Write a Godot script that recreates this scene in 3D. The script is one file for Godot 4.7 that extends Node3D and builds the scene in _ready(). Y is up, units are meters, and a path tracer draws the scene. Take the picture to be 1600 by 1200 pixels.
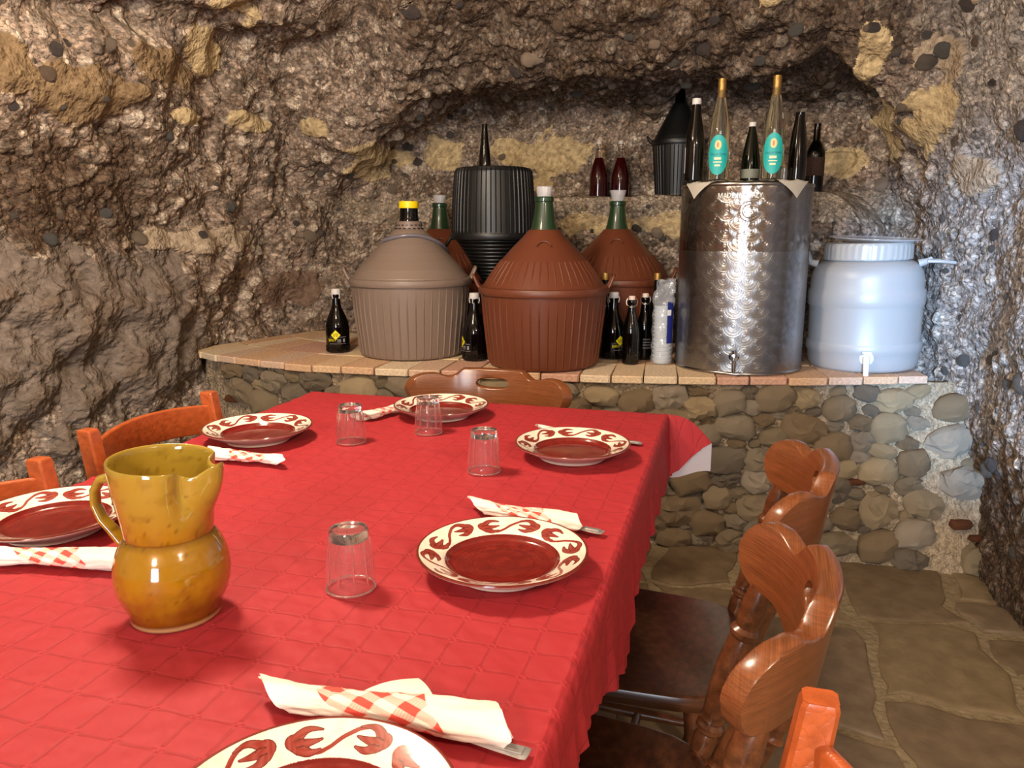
extends Node3D

# ------------------------------------------------------------------ mesh builder
class MB:
	var p := PackedVector3Array()
	var uv := PackedVector2Array()
	var col := PackedColorArray()
	var c := Color(1, 1, 1)
	var xf := Transform3D.IDENTITY

	func tri(a: Vector3, b: Vector3, d: Vector3, ua := Vector2.ZERO, ub := Vector2.ZERO, ud := Vector2.ZERO) -> void:
		if a.is_equal_approx(b) or b.is_equal_approx(d) or a.is_equal_approx(d):
			return
		p.append(xf * a); p.append(xf * d); p.append(xf * b)
		uv.append(ua); uv.append(ud); uv.append(ub)
		col.append(c); col.append(c); col.append(c)

	func quad(a: Vector3, b: Vector3, d: Vector3, e: Vector3) -> void:
		tri(a, b, d); tri(a, d, e)

	# rows of points; the outside is on the side of (along the row) x (to the next row)
	func grid(rows: Array, closed := false, us := 1.0, vs := 1.0, tint = null) -> void:
		var m := rows.size()
		for j in m - 1:
			var r0: PackedVector3Array = rows[j]
			var r1: PackedVector3Array = rows[j + 1]
			var n := r0.size()
			var last := n if closed else n - 1
			for i in last:
				var k := (i + 1) % n
				var u0 := us * i / last
				var u1 := us * (i + 1) / last
				var v0 := vs * j / (m - 1)
				var v1 := vs * (j + 1) / (m - 1)
				if tint != null:
					c = tint.call((r0[i] + r1[k]) * 0.5)
				tri(r0[i], r0[k], r1[k], Vector2(u0, v0), Vector2(u1, v0), Vector2(u1, v1))
				tri(r0[i], r1[k], r1[i], Vector2(u0, v0), Vector2(u1, v1), Vector2(u0, v1))

	# profile of (radius, height) from the bottom of the outside upwards
	func lathe(prof: Array, n := 32, mod = null, us := 1.0, vs := 1.0, tint = null) -> void:
		var rows := []
		for q in prof:
			var row := PackedVector3Array()
			for i in n:
				var a := TAU * i / n
				var r: float = q.x
				if mod != null:
					r = mod.call(a, q.y, r)
				row.append(Vector3(r * cos(a), q.y, -r * sin(a)))
			rows.append(row)
		grid(rows, true, us, vs, tint)

	func cap(loop: PackedVector3Array, flip := false) -> void:
		var mid := Vector3.ZERO
		for q in loop:
			mid += q
		mid /= loop.size()
		for i in loop.size():
			var k := (i + 1) % loop.size()
			if flip:
				tri(mid, loop[k], loop[i])
			else:
				tri(mid, loop[i], loop[k])

	func loft(loops: Array, caps := true, us := 1.0, vs := 1.0) -> void:
		grid(loops, true, us, vs)
		if caps:
			cap(loops[0], true)
			cap(loops[loops.size() - 1])

	func tube(path: Array, radii, n := 8, caps := true, flat := 1.0) -> void:
		var loops := []
		var side := Vector3.ZERO
		for i in path.size():
			var q: Vector3 = path[i]
			var d: Vector3 = (path[mini(i + 1, path.size() - 1)] - path[maxi(i - 1, 0)]).normalized()
			if side == Vector3.ZERO:
				side = d.cross(Vector3(0.123, 1, 0.071)).normalized()
				if side.length() < 0.5:
					side = Vector3.RIGHT
			side = (side - d * side.dot(d)).normalized()
			var up := side.cross(d)
			var r: float = radii if radii is float else radii[i]
			var loop := PackedVector3Array()
			for k in n:
				var a := TAU * k / n
				loop.append(q + (side * cos(a) + up * sin(a) * flat) * r)
			loops.append(loop)
		loft(loops, caps)

	# box with chamfered edges, height along y
	func box(at: Vector3, size: Vector3, b := 0.003, taper := 1.0) -> void:
		var h := size * 0.5
		var loops := []
		for s in [[-h.y, b, 1.0], [-h.y + b, 0.0, 1.0], [h.y - b, 0.0, taper], [h.y, b, taper]]:
			var x: float = h.x * s[2] - s[1]
			var z: float = h.z * s[2] - s[1]
			var y: float = s[0]
			loops.append(PackedVector3Array([at + Vector3(x, y, z - b), at + Vector3(x, y, -z + b), at + Vector3(x - b, y, -z), at + Vector3(-x + b, y, -z),
				at + Vector3(-x, y, -z + b), at + Vector3(-x, y, z - b), at + Vector3(-x + b, y, z), at + Vector3(x - b, y, z)]))
		loft(loops)

	func mesh(crease := 38.0, tinted := false) -> ArrayMesh:
		var n := p.size()
		var fn := PackedVector3Array()
		fn.resize(n / 3)
		var head := PackedInt32Array()
		var next := PackedInt32Array()
		next.resize(n)
		var id := PackedInt32Array()
		id.resize(n)
		var seen := {}
		for i in n:
			var key := Vector3i((p[i] * 20000.0).round())
			var k: int = seen.get(key, -1)
			if k < 0:
				k = head.size()
				head.append(-1)
				seen[key] = k
			id[i] = k
			next[i] = head[k]
			head[k] = i
		for f in n / 3:
			fn[f] = (p[f * 3 + 2] - p[f * 3]).cross(p[f * 3 + 1] - p[f * 3])
		var limit := cos(deg_to_rad(crease))
		var nn := PackedVector3Array()
		nn.resize(n)
		for i in n:
			var own := fn[i / 3]
			var sum := own
			var ol := own.length()
			var j := head[id[i]]
			while j >= 0:
				if j / 3 != i / 3:
					var other := fn[j / 3]
					if own.dot(other) > limit * ol * other.length():
						sum += other
				j = next[j]
			nn[i] = sum.normalized()
		var arr := []
		arr.resize(Mesh.ARRAY_MAX)
		arr[Mesh.ARRAY_VERTEX] = p
		arr[Mesh.ARRAY_NORMAL] = nn
		arr[Mesh.ARRAY_TEX_UV] = uv
		if tinted:
			arr[Mesh.ARRAY_COLOR] = col
		var am := ArrayMesh.new()
		am.add_surface_from_arrays(Mesh.PRIMITIVE_TRIANGLES, arr)
		return am

# ------------------------------------------------------------------ scene helpers
var rng := RandomNumberGenerator.new()
var taken := {}
var M := {}

func unique_name(par: Node, called: String) -> String:
	var key := str(par.get_instance_id()) + called
	var k: int = taken.get(key, -1) + 1
	taken[key] = k
	return called if k == 0 else "%s_%03d" % [called, k]

func obj(called: String, mesh: Mesh, mat: Material, par: Node = self) -> MeshInstance3D:
	var o := MeshInstance3D.new()
	o.name = unique_name(par, called)
	o.mesh = mesh
	o.material_override = mat
	par.add_child(o, true)
	return o

func tag(o: Node, label: String, category: String, group := "") -> Node:
	o.set_meta("label", label)
	o.set_meta("category", category)
	if group != "":
		o.set_meta("group", group)
	return o

func thing(called: String, label: String, category: String, at := Vector3.ZERO, turn := 0.0, group := "") -> Node3D:
	var o := Node3D.new()
	o.name = unique_name(self, called)
	add_child(o, true)
	o.position = at
	o.rotation.y = turn
	tag(o, label, category, group)
	return o

func struct(called: String, mesh: Mesh, mat: Material, par: Node = self) -> MeshInstance3D:
	var o := obj(called, mesh, mat, par)
	if par == self:
		o.set_meta("kind", "structure")
	return o

func copy(src: Node3D, label: String, at: Vector3, turn := 0.0, group := "") -> Node3D:
	var o: Node3D = src.duplicate()
	var base := String(src.name)
	if base.length() > 4 and base.substr(base.length() - 3).is_valid_int():
		base = base.substr(0, base.length() - 4)
	o.name = unique_name(self, base)
	add_child(o, true)
	o.position = at
	o.rotation.y = turn
	o.set_meta("label", label)
	if group != "":
		o.set_meta("group", group)
	return o

func mat(color: Color, rough := 0.6, metal := 0.0, spec := 0.5) -> StandardMaterial3D:
	var m := StandardMaterial3D.new()
	m.albedo_color = color
	m.roughness = rough
	m.metallic = metal
	m.metallic_specular = spec
	return m

func tinted(rough := 0.8, spec := 0.4) -> StandardMaterial3D:
	var m := mat(Color.WHITE, rough, 0.0, spec)
	m.vertex_color_use_as_albedo = true
	return m

func glass(color: Color, ior_scale := 0.05, rough := 0.0) -> StandardMaterial3D:
	var m := mat(Color(color.r, color.g, color.b, 0.02), rough)
	m.refraction_enabled = true
	m.refraction_scale = ior_scale
	return m

func relief(m: StandardMaterial3D, tex: Texture2D, depth: float, scale: Vector3) -> StandardMaterial3D:
	m.heightmap_enabled = true
	m.heightmap_texture = tex
	m.heightmap_scale = depth
	m.uv1_triplanar = true
	m.uv1_scale = scale
	return m

func noise(kind: int, freq: float, oct := 3, nseed := 1) -> FastNoiseLite:
	var n := FastNoiseLite.new()
	n.noise_type = kind
	n.frequency = freq
	n.seed = nseed
	n.fractal_type = FastNoiseLite.FRACTAL_FBM if oct > 1 else FastNoiseLite.FRACTAL_NONE
	n.fractal_octaves = oct
	return n

func cells(freq: float, nseed: int, what: int) -> FastNoiseLite:
	var n := noise(FastNoiseLite.TYPE_CELLULAR, freq, 1, nseed)
	n.cellular_distance_function = FastNoiseLite.DISTANCE_EUCLIDEAN
	n.cellular_return_type = what
	n.cellular_jitter = 1.0
	return n

func ss(a: float, b: float, x: float) -> float:
	return smoothstep(a, b, x)

# colour given as photo-like sRGB, returned linear for vertex colours
func lin(r: float, g: float, b: float) -> Color:
	return Color(r, g, b).srgb_to_linear()

func gray_image(w: int, h: int, data: PackedByteArray) -> ImageTexture:
	return ImageTexture.create_from_image(Image.create_from_data(w, h, false, Image.FORMAT_L8, data))

# lettering bent round an upright cylinder of radius r, facing local +z
func bent_text(text: String, height: float, r: float, at: Vector2, depth := 0.001, font := "Droid Sans", turn := 0.0) -> ArrayMesh:
	var t := TextMesh.new()
	t.text = text
	var f := SystemFont.new()
	f.font_names = PackedStringArray([font])
	t.font = f
	t.font_size = 32
	t.pixel_size = height / 32.0
	t.depth = maxf(depth, 0.0001)
	t.curve_step = 2.0
	var arr := t.get_mesh_arrays()
	var v: PackedVector3Array = arr[Mesh.ARRAY_VERTEX]
	var nn: PackedVector3Array = arr[Mesh.ARRAY_NORMAL]
	for i in v.size():
		var q := Vector2(v[i].x, v[i].y).rotated(turn) + at
		var a := q.x / r
		var rr := r + v[i].z
		v[i] = Vector3(rr * sin(a), q.y, rr * cos(a))
		nn[i] = nn[i].rotated(Vector3.UP, a)
	arr[Mesh.ARRAY_VERTEX] = v
	arr[Mesh.ARRAY_NORMAL] = nn
	arr[Mesh.ARRAY_TANGENT] = null
	var am := ArrayMesh.new()
	am.add_surface_from_arrays(Mesh.PRIMITIVE_TRIANGLES, arr)
	return am

# a flat shape (as rows in x, y) laid on a cylinder of radius r facing local +z
func bent_patch(rows: Array, r: float) -> ArrayMesh:
	var b := MB.new()
	var out := []
	for row in rows:
		var o := PackedVector3Array()
		for q in row:
			var a: float = q.x / r
			o.append(Vector3(r * sin(a), q.y, r * cos(a)))
		out.append(o)
	b.grid(out)
	return b.mesh()

func ellipse_rows(cx: float, cy: float, rx: float, ry: float) -> Array:
	var rows := []
	for j in 17:
		var t := -PI / 2 + PI * j / 16.0
		var row := []
		for i in 9:
			row.append(Vector2(cx + rx * cos(t) * (i / 4.0 - 1.0), cy + ry * sin(t)))
		rows.append(row)
	return rows

func rect_rows(x0: float, y0: float, x1: float, y1: float, n := 8) -> Array:
	var rows := []
	for j in 2:
		var row := []
		for i in n + 1:
			row.append(Vector2(lerpf(x0, x1, float(i) / n), lerpf(y0, y1, j)))
		rows.append(row)
	return rows

# ------------------------------------------------------------------ the scene
func _ready() -> void:
	rng.seed = 7
	setup_view_and_light()
	make_materials()
	build_rock()
	build_floor()
	build_ledge()
	build_demijohns()
	build_tank_and_barrel()
	build_bottles()
	build_table()
	build_chairs()
	build_tableware()

func setup_view_and_light() -> void:
	var cam := Camera3D.new()
	cam.name = "camera"
	cam.position = Vector3(0, 1.26, 0)
	cam.rotation = Vector3(-atan(246.0 / 1202.0), deg_to_rad(15.9), 0)
	cam.fov = rad_to_deg(2.0 * atan(600.0 / 1202.0))
	cam.near = 0.05
	cam.far = 50
	add_child(cam)
	var e := Environment.new()
	e.background_mode = Environment.BG_COLOR
	e.background_color = Color(0.02, 0.02, 0.022)
	e.tonemap_mode = Environment.TONE_MAPPER_LINEAR
	e.tonemap_exposure = 0.97
	e.sdfgi_enabled = true
	e.ssao_enabled = true
	e.ssil_enabled = true
	var we := WorldEnvironment.new()
	we.name = "world_environment"
	we.environment = e
	add_child(we)
	# daylight through the doorway behind the camera
	var day := AreaLight3D.new()
	day.name = "doorway_daylight"
	day.area_size = Vector2(0.9, 1.9)
	day.position = Vector3(-0.25, 1.05, 3.16)
	day.light_color = Color(0.90, 0.95, 1.0)
	day.light_energy = 13.0
	day.area_range = 15.0
	day.area_attenuation = 2.0
	day.shadow_enabled = true
	add_child(day)
	# a shaft of bluish light on the right-hand rock
	var shaft := SpotLight3D.new()
	shaft.name = "daylight_shaft"
	shaft.position = Vector3(0.35, 1.5, 3.0)
	shaft.light_color = Color(0.60, 0.79, 1.0)
	shaft.light_energy = 95.0
	shaft.light_size = 0.12
	shaft.spot_angle = 7.0
	shaft.spot_angle_attenuation = 0.6
	shaft.spot_range = 15.0
	shaft.spot_attenuation = 2.0
	shaft.shadow_enabled = true
	add_child(shaft)
	shaft.look_at(Vector3(1.03, 0.90, -3.2))
	# warm ceiling lamps, and one added fill globe
	ceiling_lamp(Vector3(-1.2, 2.40, -1.25), 3.5, "warm ceiling bulb hanging over the long table", 3.6)
	ceiling_lamp(Vector3(-0.55, 2.35, 1.9), 5.0, "added warm fill globe near the doorway, out of view", 4.6)  # added fill lamp, evens the brightness from front to back
	ceiling_lamp(Vector3(1.15, 2.2, 0.3), 2.6, "warm ceiling bulb by the right wall")

func ceiling_lamp(at: Vector3, energy: float, label: String, globe := 1.0) -> void:
	var o := thing("ceiling_lamp", label, "lamp", at)
	var g := mat(Color(1, 0.9, 0.75), 0.4)
	g.emission_enabled = true
	g.emission = Color(1.0, 0.83, 0.62)
	g.emission_energy_multiplier = 6.0 if globe < 2.0 else 3.0
	var b := MB.new()
	b.lathe([Vector2(0.001, -0.05), Vector2(0.02, -0.045), Vector2(0.03, -0.02), Vector2(0.028, 0.0), Vector2(0.015, 0.025), Vector2(0.012, 0.04)], 20)
	for i in b.p.size():
		b.p[i] = Vector3(b.p[i].x * globe, (b.p[i].y - 0.04) * globe + 0.04, b.p[i].z * globe)
	obj("bulb", b.mesh(), g, o)
	b = MB.new()
	b.tube([Vector3(0, 0.035, 0), Vector3(0, 0.08, 0)], 0.016, 14)
	b.tube([Vector3(0, 0.08, 0), Vector3(0, 0.9, 0)], 0.004, 6)
	obj("cord", b.mesh(), mat(Color(0.08, 0.07, 0.06), 0.5), o)
	var l := OmniLight3D.new()
	l.name = "lamp_light"
	l.position = at + Vector3(0, 0.04 - 0.055 * globe, 0)
	l.light_color = Color(1.0, 0.925, 0.82)
	l.light_energy = energy
	l.light_size = 0.035 * globe
	l.omni_range = 15.0
	l.omni_attenuation = 2.0
	l.shadow_enabled = true
	add_child(l)

# ------------------------------------------------------------------ materials
func make_materials() -> void:
	# fine conglomerate: pebbly relief and speckle
	var n := 768
	var a := cells(0.035, 3, FastNoiseLite.RETURN_DISTANCE).get_seamless_image(n, n).get_data()
	var bb := cells(0.11, 5, FastNoiseLite.RETURN_DISTANCE).get_seamless_image(n, n).get_data()
	var f := noise(FastNoiseLite.TYPE_SIMPLEX, 0.02, 6, 9).get_seamless_image(n, n).get_data()
	var v := cells(0.035, 3, FastNoiseLite.RETURN_CELL_VALUE).get_seamless_image(n, n).get_data()
	var hd := PackedByteArray()
	var cd := PackedByteArray()
	hd.resize(n * n)
	cd.resize(n * n * 3)
	for i in n * n:
		var d1: float = a[i] / 255.0
		var d2: float = bb[i] / 255.0
		var fb: float = f[i] / 255.0
		var cv: float = v[i] / 255.0
		var h := fb * 0.38 + (1.0 - d2) * 0.20
		var t: float = 0.70 + (fb - 0.5) * 0.55 + (0.45 - d2) * 0.42
		if cv > 0.28:
			var rad := 0.40 + 0.22 * fposmod(cv * 7.3, 1.0)
			var e := 1.0 - pow(d1 / rad, 2.0)
			if e > 0.0:
				h = maxf(h, 0.30 + 0.60 * sqrt(e))
				var tone := 0.38 + 0.85 * fposmod(cv * 13.7, 1.0) + (fb - 0.5) * 0.2
				t = lerpf(t * 0.8, tone, ss(0.0, 0.25, e))
			elif e > -0.35:
				t *= 0.80
				h -= 0.05
		hd[i] = int(clampf(h, 0, 1) * 255)
		var warm: float = 0.05 * (fposmod(cv * 5.1, 1.0) - 0.5)
		cd[i * 3] = int(clampf(t + warm, 0, 1) * 255)
		cd[i * 3 + 1] = int(clampf(t, 0, 1) * 255)
		cd[i * 3 + 2] = int(clampf(t - warm, 0, 1) * 255)
	var rock_h := gray_image(n, n, hd)
	var rock_c := ImageTexture.create_from_image(Image.create_from_data(n, n, false, Image.FORMAT_RGB8, cd))
	M.rock = relief(tinted(0.75, 0.24), rock_h, 0.8, Vector3.ONE * 2.5)
	M.rock.uv1_world_triplanar = true
	M.rock.albedo_texture = rock_c
	M.pebble = relief(tinted(0.5, 0.5), rock_h, 0.3, Vector3.ONE * 5.0)
	M.rock_h = rock_h
	M.rock_c = rock_c
	var f_tex := gray_image(n, n, f)
	# soft mottling shared by stone, plaster, brick, clay
	var mot := NoiseTexture2D.new()
	mot.width = 512
	mot.height = 512
	mot.seamless = true
	mot.noise = noise(FastNoiseLite.TYPE_SIMPLEX, 0.02, 6, 21)
	var ramp := Gradient.new()
	ramp.set_color(0, Color(0.62, 0.60, 0.58))
	ramp.set_color(1, Color(1, 1, 1))
	mot.color_ramp = ramp
	M.mottle = mot
	var soft: NoiseTexture2D = mot.duplicate()
	var ramp2 := Gradient.new()
	ramp2.set_color(0, Color(0.82, 0.81, 0.80))
	ramp2.set_color(1, Color(1, 1, 1))
	soft.color_ramp = ramp2
	M.soft = soft
	M.clay = relief(tinted(0.85, 0.25), f_tex, 1.2, Vector3.ONE * 2.0)
	M.clay.uv1_world_triplanar = true
	M.clay.albedo_texture = mot
	M.mud = relief(tinted(0.85, 0.25), f_tex, 1.3, Vector3.ONE * 1.6)
	M.mud.uv1_world_triplanar = true
	M.mud.albedo_texture = mot
	# wood grain running along x of the texture
	var w := 512
	var gn := noise(FastNoiseLite.TYPE_SIMPLEX, 1.0, 4, 33)
	var wd := PackedByteArray()
	wd.resize(w * w)
	for y in w:
		for x in w:
			var t := gn.get_noise_2d(x * 0.004 + 40.0, y * 0.05) * 0.7 + gn.get_noise_2d(x * 0.02, y * 0.22 + 90.0) * 0.4
			wd[y * w + x] = int(clampf(0.80 + t * 0.34, 0, 1) * 255)
	M.grain = gray_image(w, w, wd)

func stone_mat(color: Color, rough := 0.85, depth := 0.5, scale := 4.0, soft := false) -> StandardMaterial3D:
	var m := relief(mat(color, rough, 0.0, 0.35), M.rock_h, depth, Vector3.ONE * scale)
	m.albedo_texture = M.soft if soft else M.mottle
	return m

func wood(color: Color, scale: Vector3, rough := 0.28) -> StandardMaterial3D:
	var m := mat(color, rough, 0.0, 0.5)
	m.albedo_texture = M.grain
	m.uv1_triplanar = true
	m.uv1_scale = scale
	m.clearcoat_enabled = true
	m.clearcoat = 0.35
	m.clearcoat_roughness = 0.18
	return m

# ------------------------------------------------------------------ the cave
const C0 := Vector2(-0.5, -1.2)
var PLAN := PackedVector2Array([Vector2(-2.75, 1.8), Vector2(-2.66, 0.6), Vector2(-2.58, -0.8), Vector2(-2.44, -1.9), Vector2(-2.36, -2.7), Vector2(-2.36, -3.2), Vector2(-2.28, -3.7),
	Vector2(-1.95, -4.0), Vector2(-1.3, -4.08), Vector2(-0.5, -4.02), Vector2(0.1, -3.93), Vector2(0.5, -3.78), Vector2(0.78, -3.5), Vector2(0.9, -3.1), Vector2(0.92, -2.6), Vector2(1.0, -2.1),
	Vector2(1.4, -1.3), Vector2(1.95, -0.3), Vector2(2.2, 1.0), Vector2(2.1, 3.0), Vector2(1.0, 3.5), Vector2(-1.0, 3.5), Vector2(-2.4, 3.0)])
# height, offset outward from the plan, share of the distance kept (arching over)
const BACK := [[-0.15, 0.0, 1.0], [0.70, 0.0, 1.0], [1.28, -0.02, 1.0], [1.385, -0.06, 1.0], [1.405, -0.05, 1.0], [1.41, 0.24, 1.0], [1.6, 0.3, 1.0], [1.84, 0.29, 1.0], [1.92, 0.2, 1.0], [1.94, -0.08, 1.0],
	[1.925, -0.42, 1.0], [2.03, -0.60, 1.0], [2.25, -0.82, 1.0], [2.6, -0.9, 0.75], [2.86, -0.9, 0.4], [2.96, -0.9, 0.02]]
const SIDE := [[-0.15, 0.02, 1.0], [0.257, 0.02, 1.0], [0.64, 0.0, 1.0], [0.721, 0.0, 1.0], [0.75, 0.0, 1.0], [0.924, 0.0, 1.0], [1.052, 0.0, 1.0], [1.203, -0.01, 1.0], [1.342, -0.02, 1.0], [1.516, -0.05, 1.0],
	[1.714, -0.10, 1.0], [1.853, -0.15, 1.0], [2.05, -0.25, 1.0], [2.35, -0.5, 0.8], [2.8, -0.7, 0.4], [2.96, -0.7, 0.02]]
const ROWS := [84, 80, 17, 6, 36, 26, 31, 29, 36, 41, 29, 41, 41, 16, 8]
# clay and sandstone patches: angle, height, half width in degrees, half height, kind
const PATCHES := [[-20.3, 1.66, 2.6, 0.10, 0], [-9.0, 1.65, 3.6, 0.13, 0], [-13.8, 1.68, 1.8, 0.06, 0], [-11.5, 1.49, 3.0, 0.04, 0], [19.0, 1.55, 2.2, 0.06, 0], [-3.4, 1.27, 4.5, 0.05, 0], [3.5, 1.27, 4.0, 0.06, 0], [-10.0, 1.27, 2.0, 0.05, 0],
	[-43.5, 1.99, 2.2, 0.09, 0], [-48.0, 1.90, 3.4, 0.06, 1], [-41.6, 2.17, 2.0, 0.07, 0], [-57.0, 1.74, 4.5, 0.09, 1], [-64.0, 1.78, 3.0, 0.08, 1], [-46.8, 1.72, 1.8, 0.035, 0], [-39.2, 1.75, 2.2, 0.035, 0], [-33.0, 1.76, 1.6, 0.04, 0], [-27.6, 1.62, 2.2, 0.09, 0], [-24.2, 1.64, 1.6, 0.05, 0],
	[28.9, 1.66, 2.4, 0.13, 0], [23.5, 1.70, 1.3, 0.14, 0], [24.2, 1.92, 1.1, 0.08, 0], [30.0, 1.86, 2.0, 0.08, 2], [33.5, 2.05, 2.0, 0.08, 2], [17.5, 2.14, 3.0, 0.05, 0], [-45.0, 1.20, 6.0, 0.05, 2], [-36.0, 0.93, 3.5, 0.10, 3], [33.0, 1.45, 2.5, 0.06, 2]]
var rock_pos := []
var rock_nrm := []
var rock_th := PackedFloat32Array()

func rock_radius(th: float) -> float:
	var d := Vector2(sin(th), -cos(th))
	var best := 0.0
	for i in PLAN.size():
		var hit = Geometry2D.segment_intersects_segment(C0, C0 + d * 9.0, PLAN[i], PLAN[(i + 1) % PLAN.size()])
		if hit != null:
			best = maxf(best, C0.distance_to(hit))
	return best

func build_rock() -> void:
	var ths := PackedFloat32Array()
	var deg := -116.0
	while deg < 66.0:
		ths.append(deg)
		deg += 0.165
	while deg < 244.0:
		ths.append(deg)
		deg += 4.0
	ths.append(244.0)
	rock_th = ths
	var nc := ths.size()
	var seg := PackedInt32Array()
	var frac := PackedFloat32Array()
	for s in ROWS.size():
		for k in ROWS[s]:
			seg.append(s)
			frac.append(float(k) / ROWS[s])
	seg.append(ROWS.size() - 1)
	frac.append(1.0)
	var nr := seg.size()
	# smooth shell
	var rb := PackedFloat32Array()
	for i in nc:
		var s := 0.0
		for k in 5:
			s += rock_radius(deg_to_rad(ths[i] + (k - 2) * 1.2))
		rb.append(s / 5.0)
	var base := PackedVector3Array()
	base.resize(nr * nc)
	for i in nc:
		var t := ths[i]
		var th := deg_to_rad(t)
		var wb := ss(-37.0, -21.0, t) * (1.0 - ss(19.0, 31.0, t))
		var lip := lerpf(0.30, 1.0, ss(-38.0, -17.0, t))
		for j in nr:
			var b0: Array = BACK[seg[j]]
			var b1: Array = BACK[seg[j] + 1]
			var s0: Array = SIDE[seg[j]]
			var s1: Array = SIDE[seg[j] + 1]
			var q := frac[j]
			var yb := lerpf(b0[0], b1[0], q)
			if yb > 1.41 and yb < 2.3:
				yb = minf(1.41 + (yb - 1.41) * lip, yb) if yb < 2.06 else lerpf(1.41 + 0.65 * lip, 2.3, (yb - 2.06) / 0.24)
			var y := lerpf(lerpf(s0[0], s1[0], q), yb, wb)
			var off := lerpf(lerpf(s0[1], s1[1], q), lerpf(b0[1], b1[1], q), wb)
			var keep := lerpf(lerpf(s0[2], s1[2], q), lerpf(b0[2], b1[2], q), wb)
			var r := (rb[i] + off) * keep
			base[j * nc + i] = Vector3(C0.x + sin(th) * r, y, C0.y - cos(th) * r)
	# displacement
	var n1 := noise(FastNoiseLite.TYPE_SIMPLEX_SMOOTH, 1.5, 3, 4)
	var n2 := noise(FastNoiseLite.TYPE_SIMPLEX, 5.0, 3, 8)
	n2.fractal_gain = 0.35
	var n3 := noise(FastNoiseLite.TYPE_SIMPLEX, 20.0, 3, 12)
	n3.fractal_type = FastNoiseLite.FRACTAL_RIDGED
	var ca := cells(13.0, 15, FastNoiseLite.RETURN_DISTANCE)
	var cav := cells(13.0, 15, FastNoiseLite.RETURN_CELL_VALUE)
	var cb := cells(27.0, 18, FastNoiseLite.RETURN_DISTANCE)
	var cbv := cells(27.0, 18, FastNoiseLite.RETURN_CELL_VALUE)
	var pos := PackedVector3Array()
	pos.resize(nr * nc)
	var colr := PackedColorArray()
	colr.resize(nr * nc)
	var kind := PackedByteArray()
	kind.resize(nr * nc)
	var matrix_c := lin(0.78, 0.68, 0.60)
	var dark_c := lin(0.46, 0.40, 0.35)
	var light_c := lin(1.0, 0.92, 0.82)
	var clay := [lin(0.90, 0.80, 0.62), lin(0.62, 0.52, 0.40), lin(0.80, 0.72, 0.62), lin(0.56, 0.46, 0.39)]
	var plaster_c := lin(0.565, 0.51, 0.465)
	var gray_c := lin(0.78, 0.76, 0.74)
	var loam_shade_c := lin(0.44, 0.34, 0.26)  # dark earth tone, also used to paint shade
	var earth_c := lin(0.54, 0.43, 0.33)
	for j in nr:
		for i in nc:
			var k := j * nc + i
			var q := base[k]
			var il := maxi(i - 1, 0)
			var ir := mini(i + 1, nc - 1)
			var jd := maxi(j - 1, 0)
			var ju := mini(j + 1, nr - 1)
			var nrm := (base[j * nc + ir] - base[j * nc + il]).cross(base[ju * nc + i] - base[jd * nc + i])
			nrm = nrm.normalized() if nrm.length() > 1e-9 else Vector3.DOWN
			var t := ths[i]
			var big := n1.get_noise_3dv(q)
			var mid := n2.get_noise_3dv(q)
			var rid := n3.get_noise_3dv(q)
			var da := ca.get_noise_3dv(q) + 1.0
			var va := cav.get_noise_3dv(q)
			var db := cb.get_noise_3dv(q) + 1.0
			var vb := cbv.get_noise_3dv(q)
			# zones
			var left := 1.0 - ss(-49.0, -43.0, t + big * 5.0)
			var pl := left * (1.0 - ss(1.08, 1.22, q.y + mid * 0.14 + (t + 60.0) * 0.002)) * ss(0.42, 0.60, q.y + mid * 0.25 + rid * 0.05)
			var coarse := 1.0 - 0.85 * pl
			var shelf := ss(1.26, 1.30, q.y) * (1.0 - ss(1.415, 1.43, q.y)) * ss(-34.0, -28.0, t) * (1.0 - ss(22.0, 26.0, t))
			coarse *= 1.0 - 0.6 * shelf
			var pa := 0.0
			if va > -0.35:
				pa = maxf(0.0, 1.0 - da * da * 5.0)
			var pb := maxf(0.0, 1.0 - db * db * 3.2) * (1.0 if vb > -0.7 else 0.0)
			# clay patches
			var pw := 0.0
			var pk := 0
			for pi in PATCHES.size():
				var P: Array = PATCHES[pi]
				var dx: float = (t - P[0]) / P[2]
				if absf(dx) < 1.8:
					var dy: float = (q.y - P[1]) / P[3]
					if absf(dy) < 1.8:
						var e := 1.0 - sqrt(dx * dx + dy * dy) + mid * 0.7 + rid * 0.16
						var ww := ss(0.0, 0.10, e)
						if ww > pw:
							pw = ww
							pk = P[4]
			coarse *= (1.0 - 0.92 * pw) * (1.0 - 0.4 * ss(25.0, 31.0, t))
			var calm := 1.0 - 0.6 * ss(24.0, 30.0, t) - 0.35 * left
			var d := big * 0.10 * (1.0 - 0.5 * ss(24.0, 30.0, t)) + mid * 0.036 * calm + rid * 0.006 * pl
			d -= 0.13 * exp(-pow((t + 54.0) / 6.0, 4.0)) * exp(-pow((q.y - 2.0 - mid * 0.06 - (t + 54.0) * 0.004) / 0.045, 2.0))
			d += coarse * (sqrt(pa) * 0.015 * (0.6 + va) + sqrt(pb) * 0.0125 * (0.5 + 0.5 * absf(vb)))
			d += pw * 0.012 + pl * (0.02 + mid * 0.03)
			d *= 1.0 - 0.8 * shelf
			pos[k] = q + nrm * d
			# colour of the rock, with some shade painted in further down
			var c := matrix_c.lerp(earth_c, ss(0.05, 0.35, mid + big * 0.3) * 0.7)
			c = c.lerp(matrix_c.lerp(light_c, clampf(vb * 0.9, 0, 1)) if vb > 0.0 else matrix_c.lerp(dark_c, clampf(-vb, 0, 1)), ss(0.0, 0.35, pb) * 0.75)
			if pa > 0.0:
				c = c.lerp(light_c if va > 0.72 else (dark_c if va < 0.25 else matrix_c), ss(0.0, 0.25, pa) * 0.7)
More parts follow.
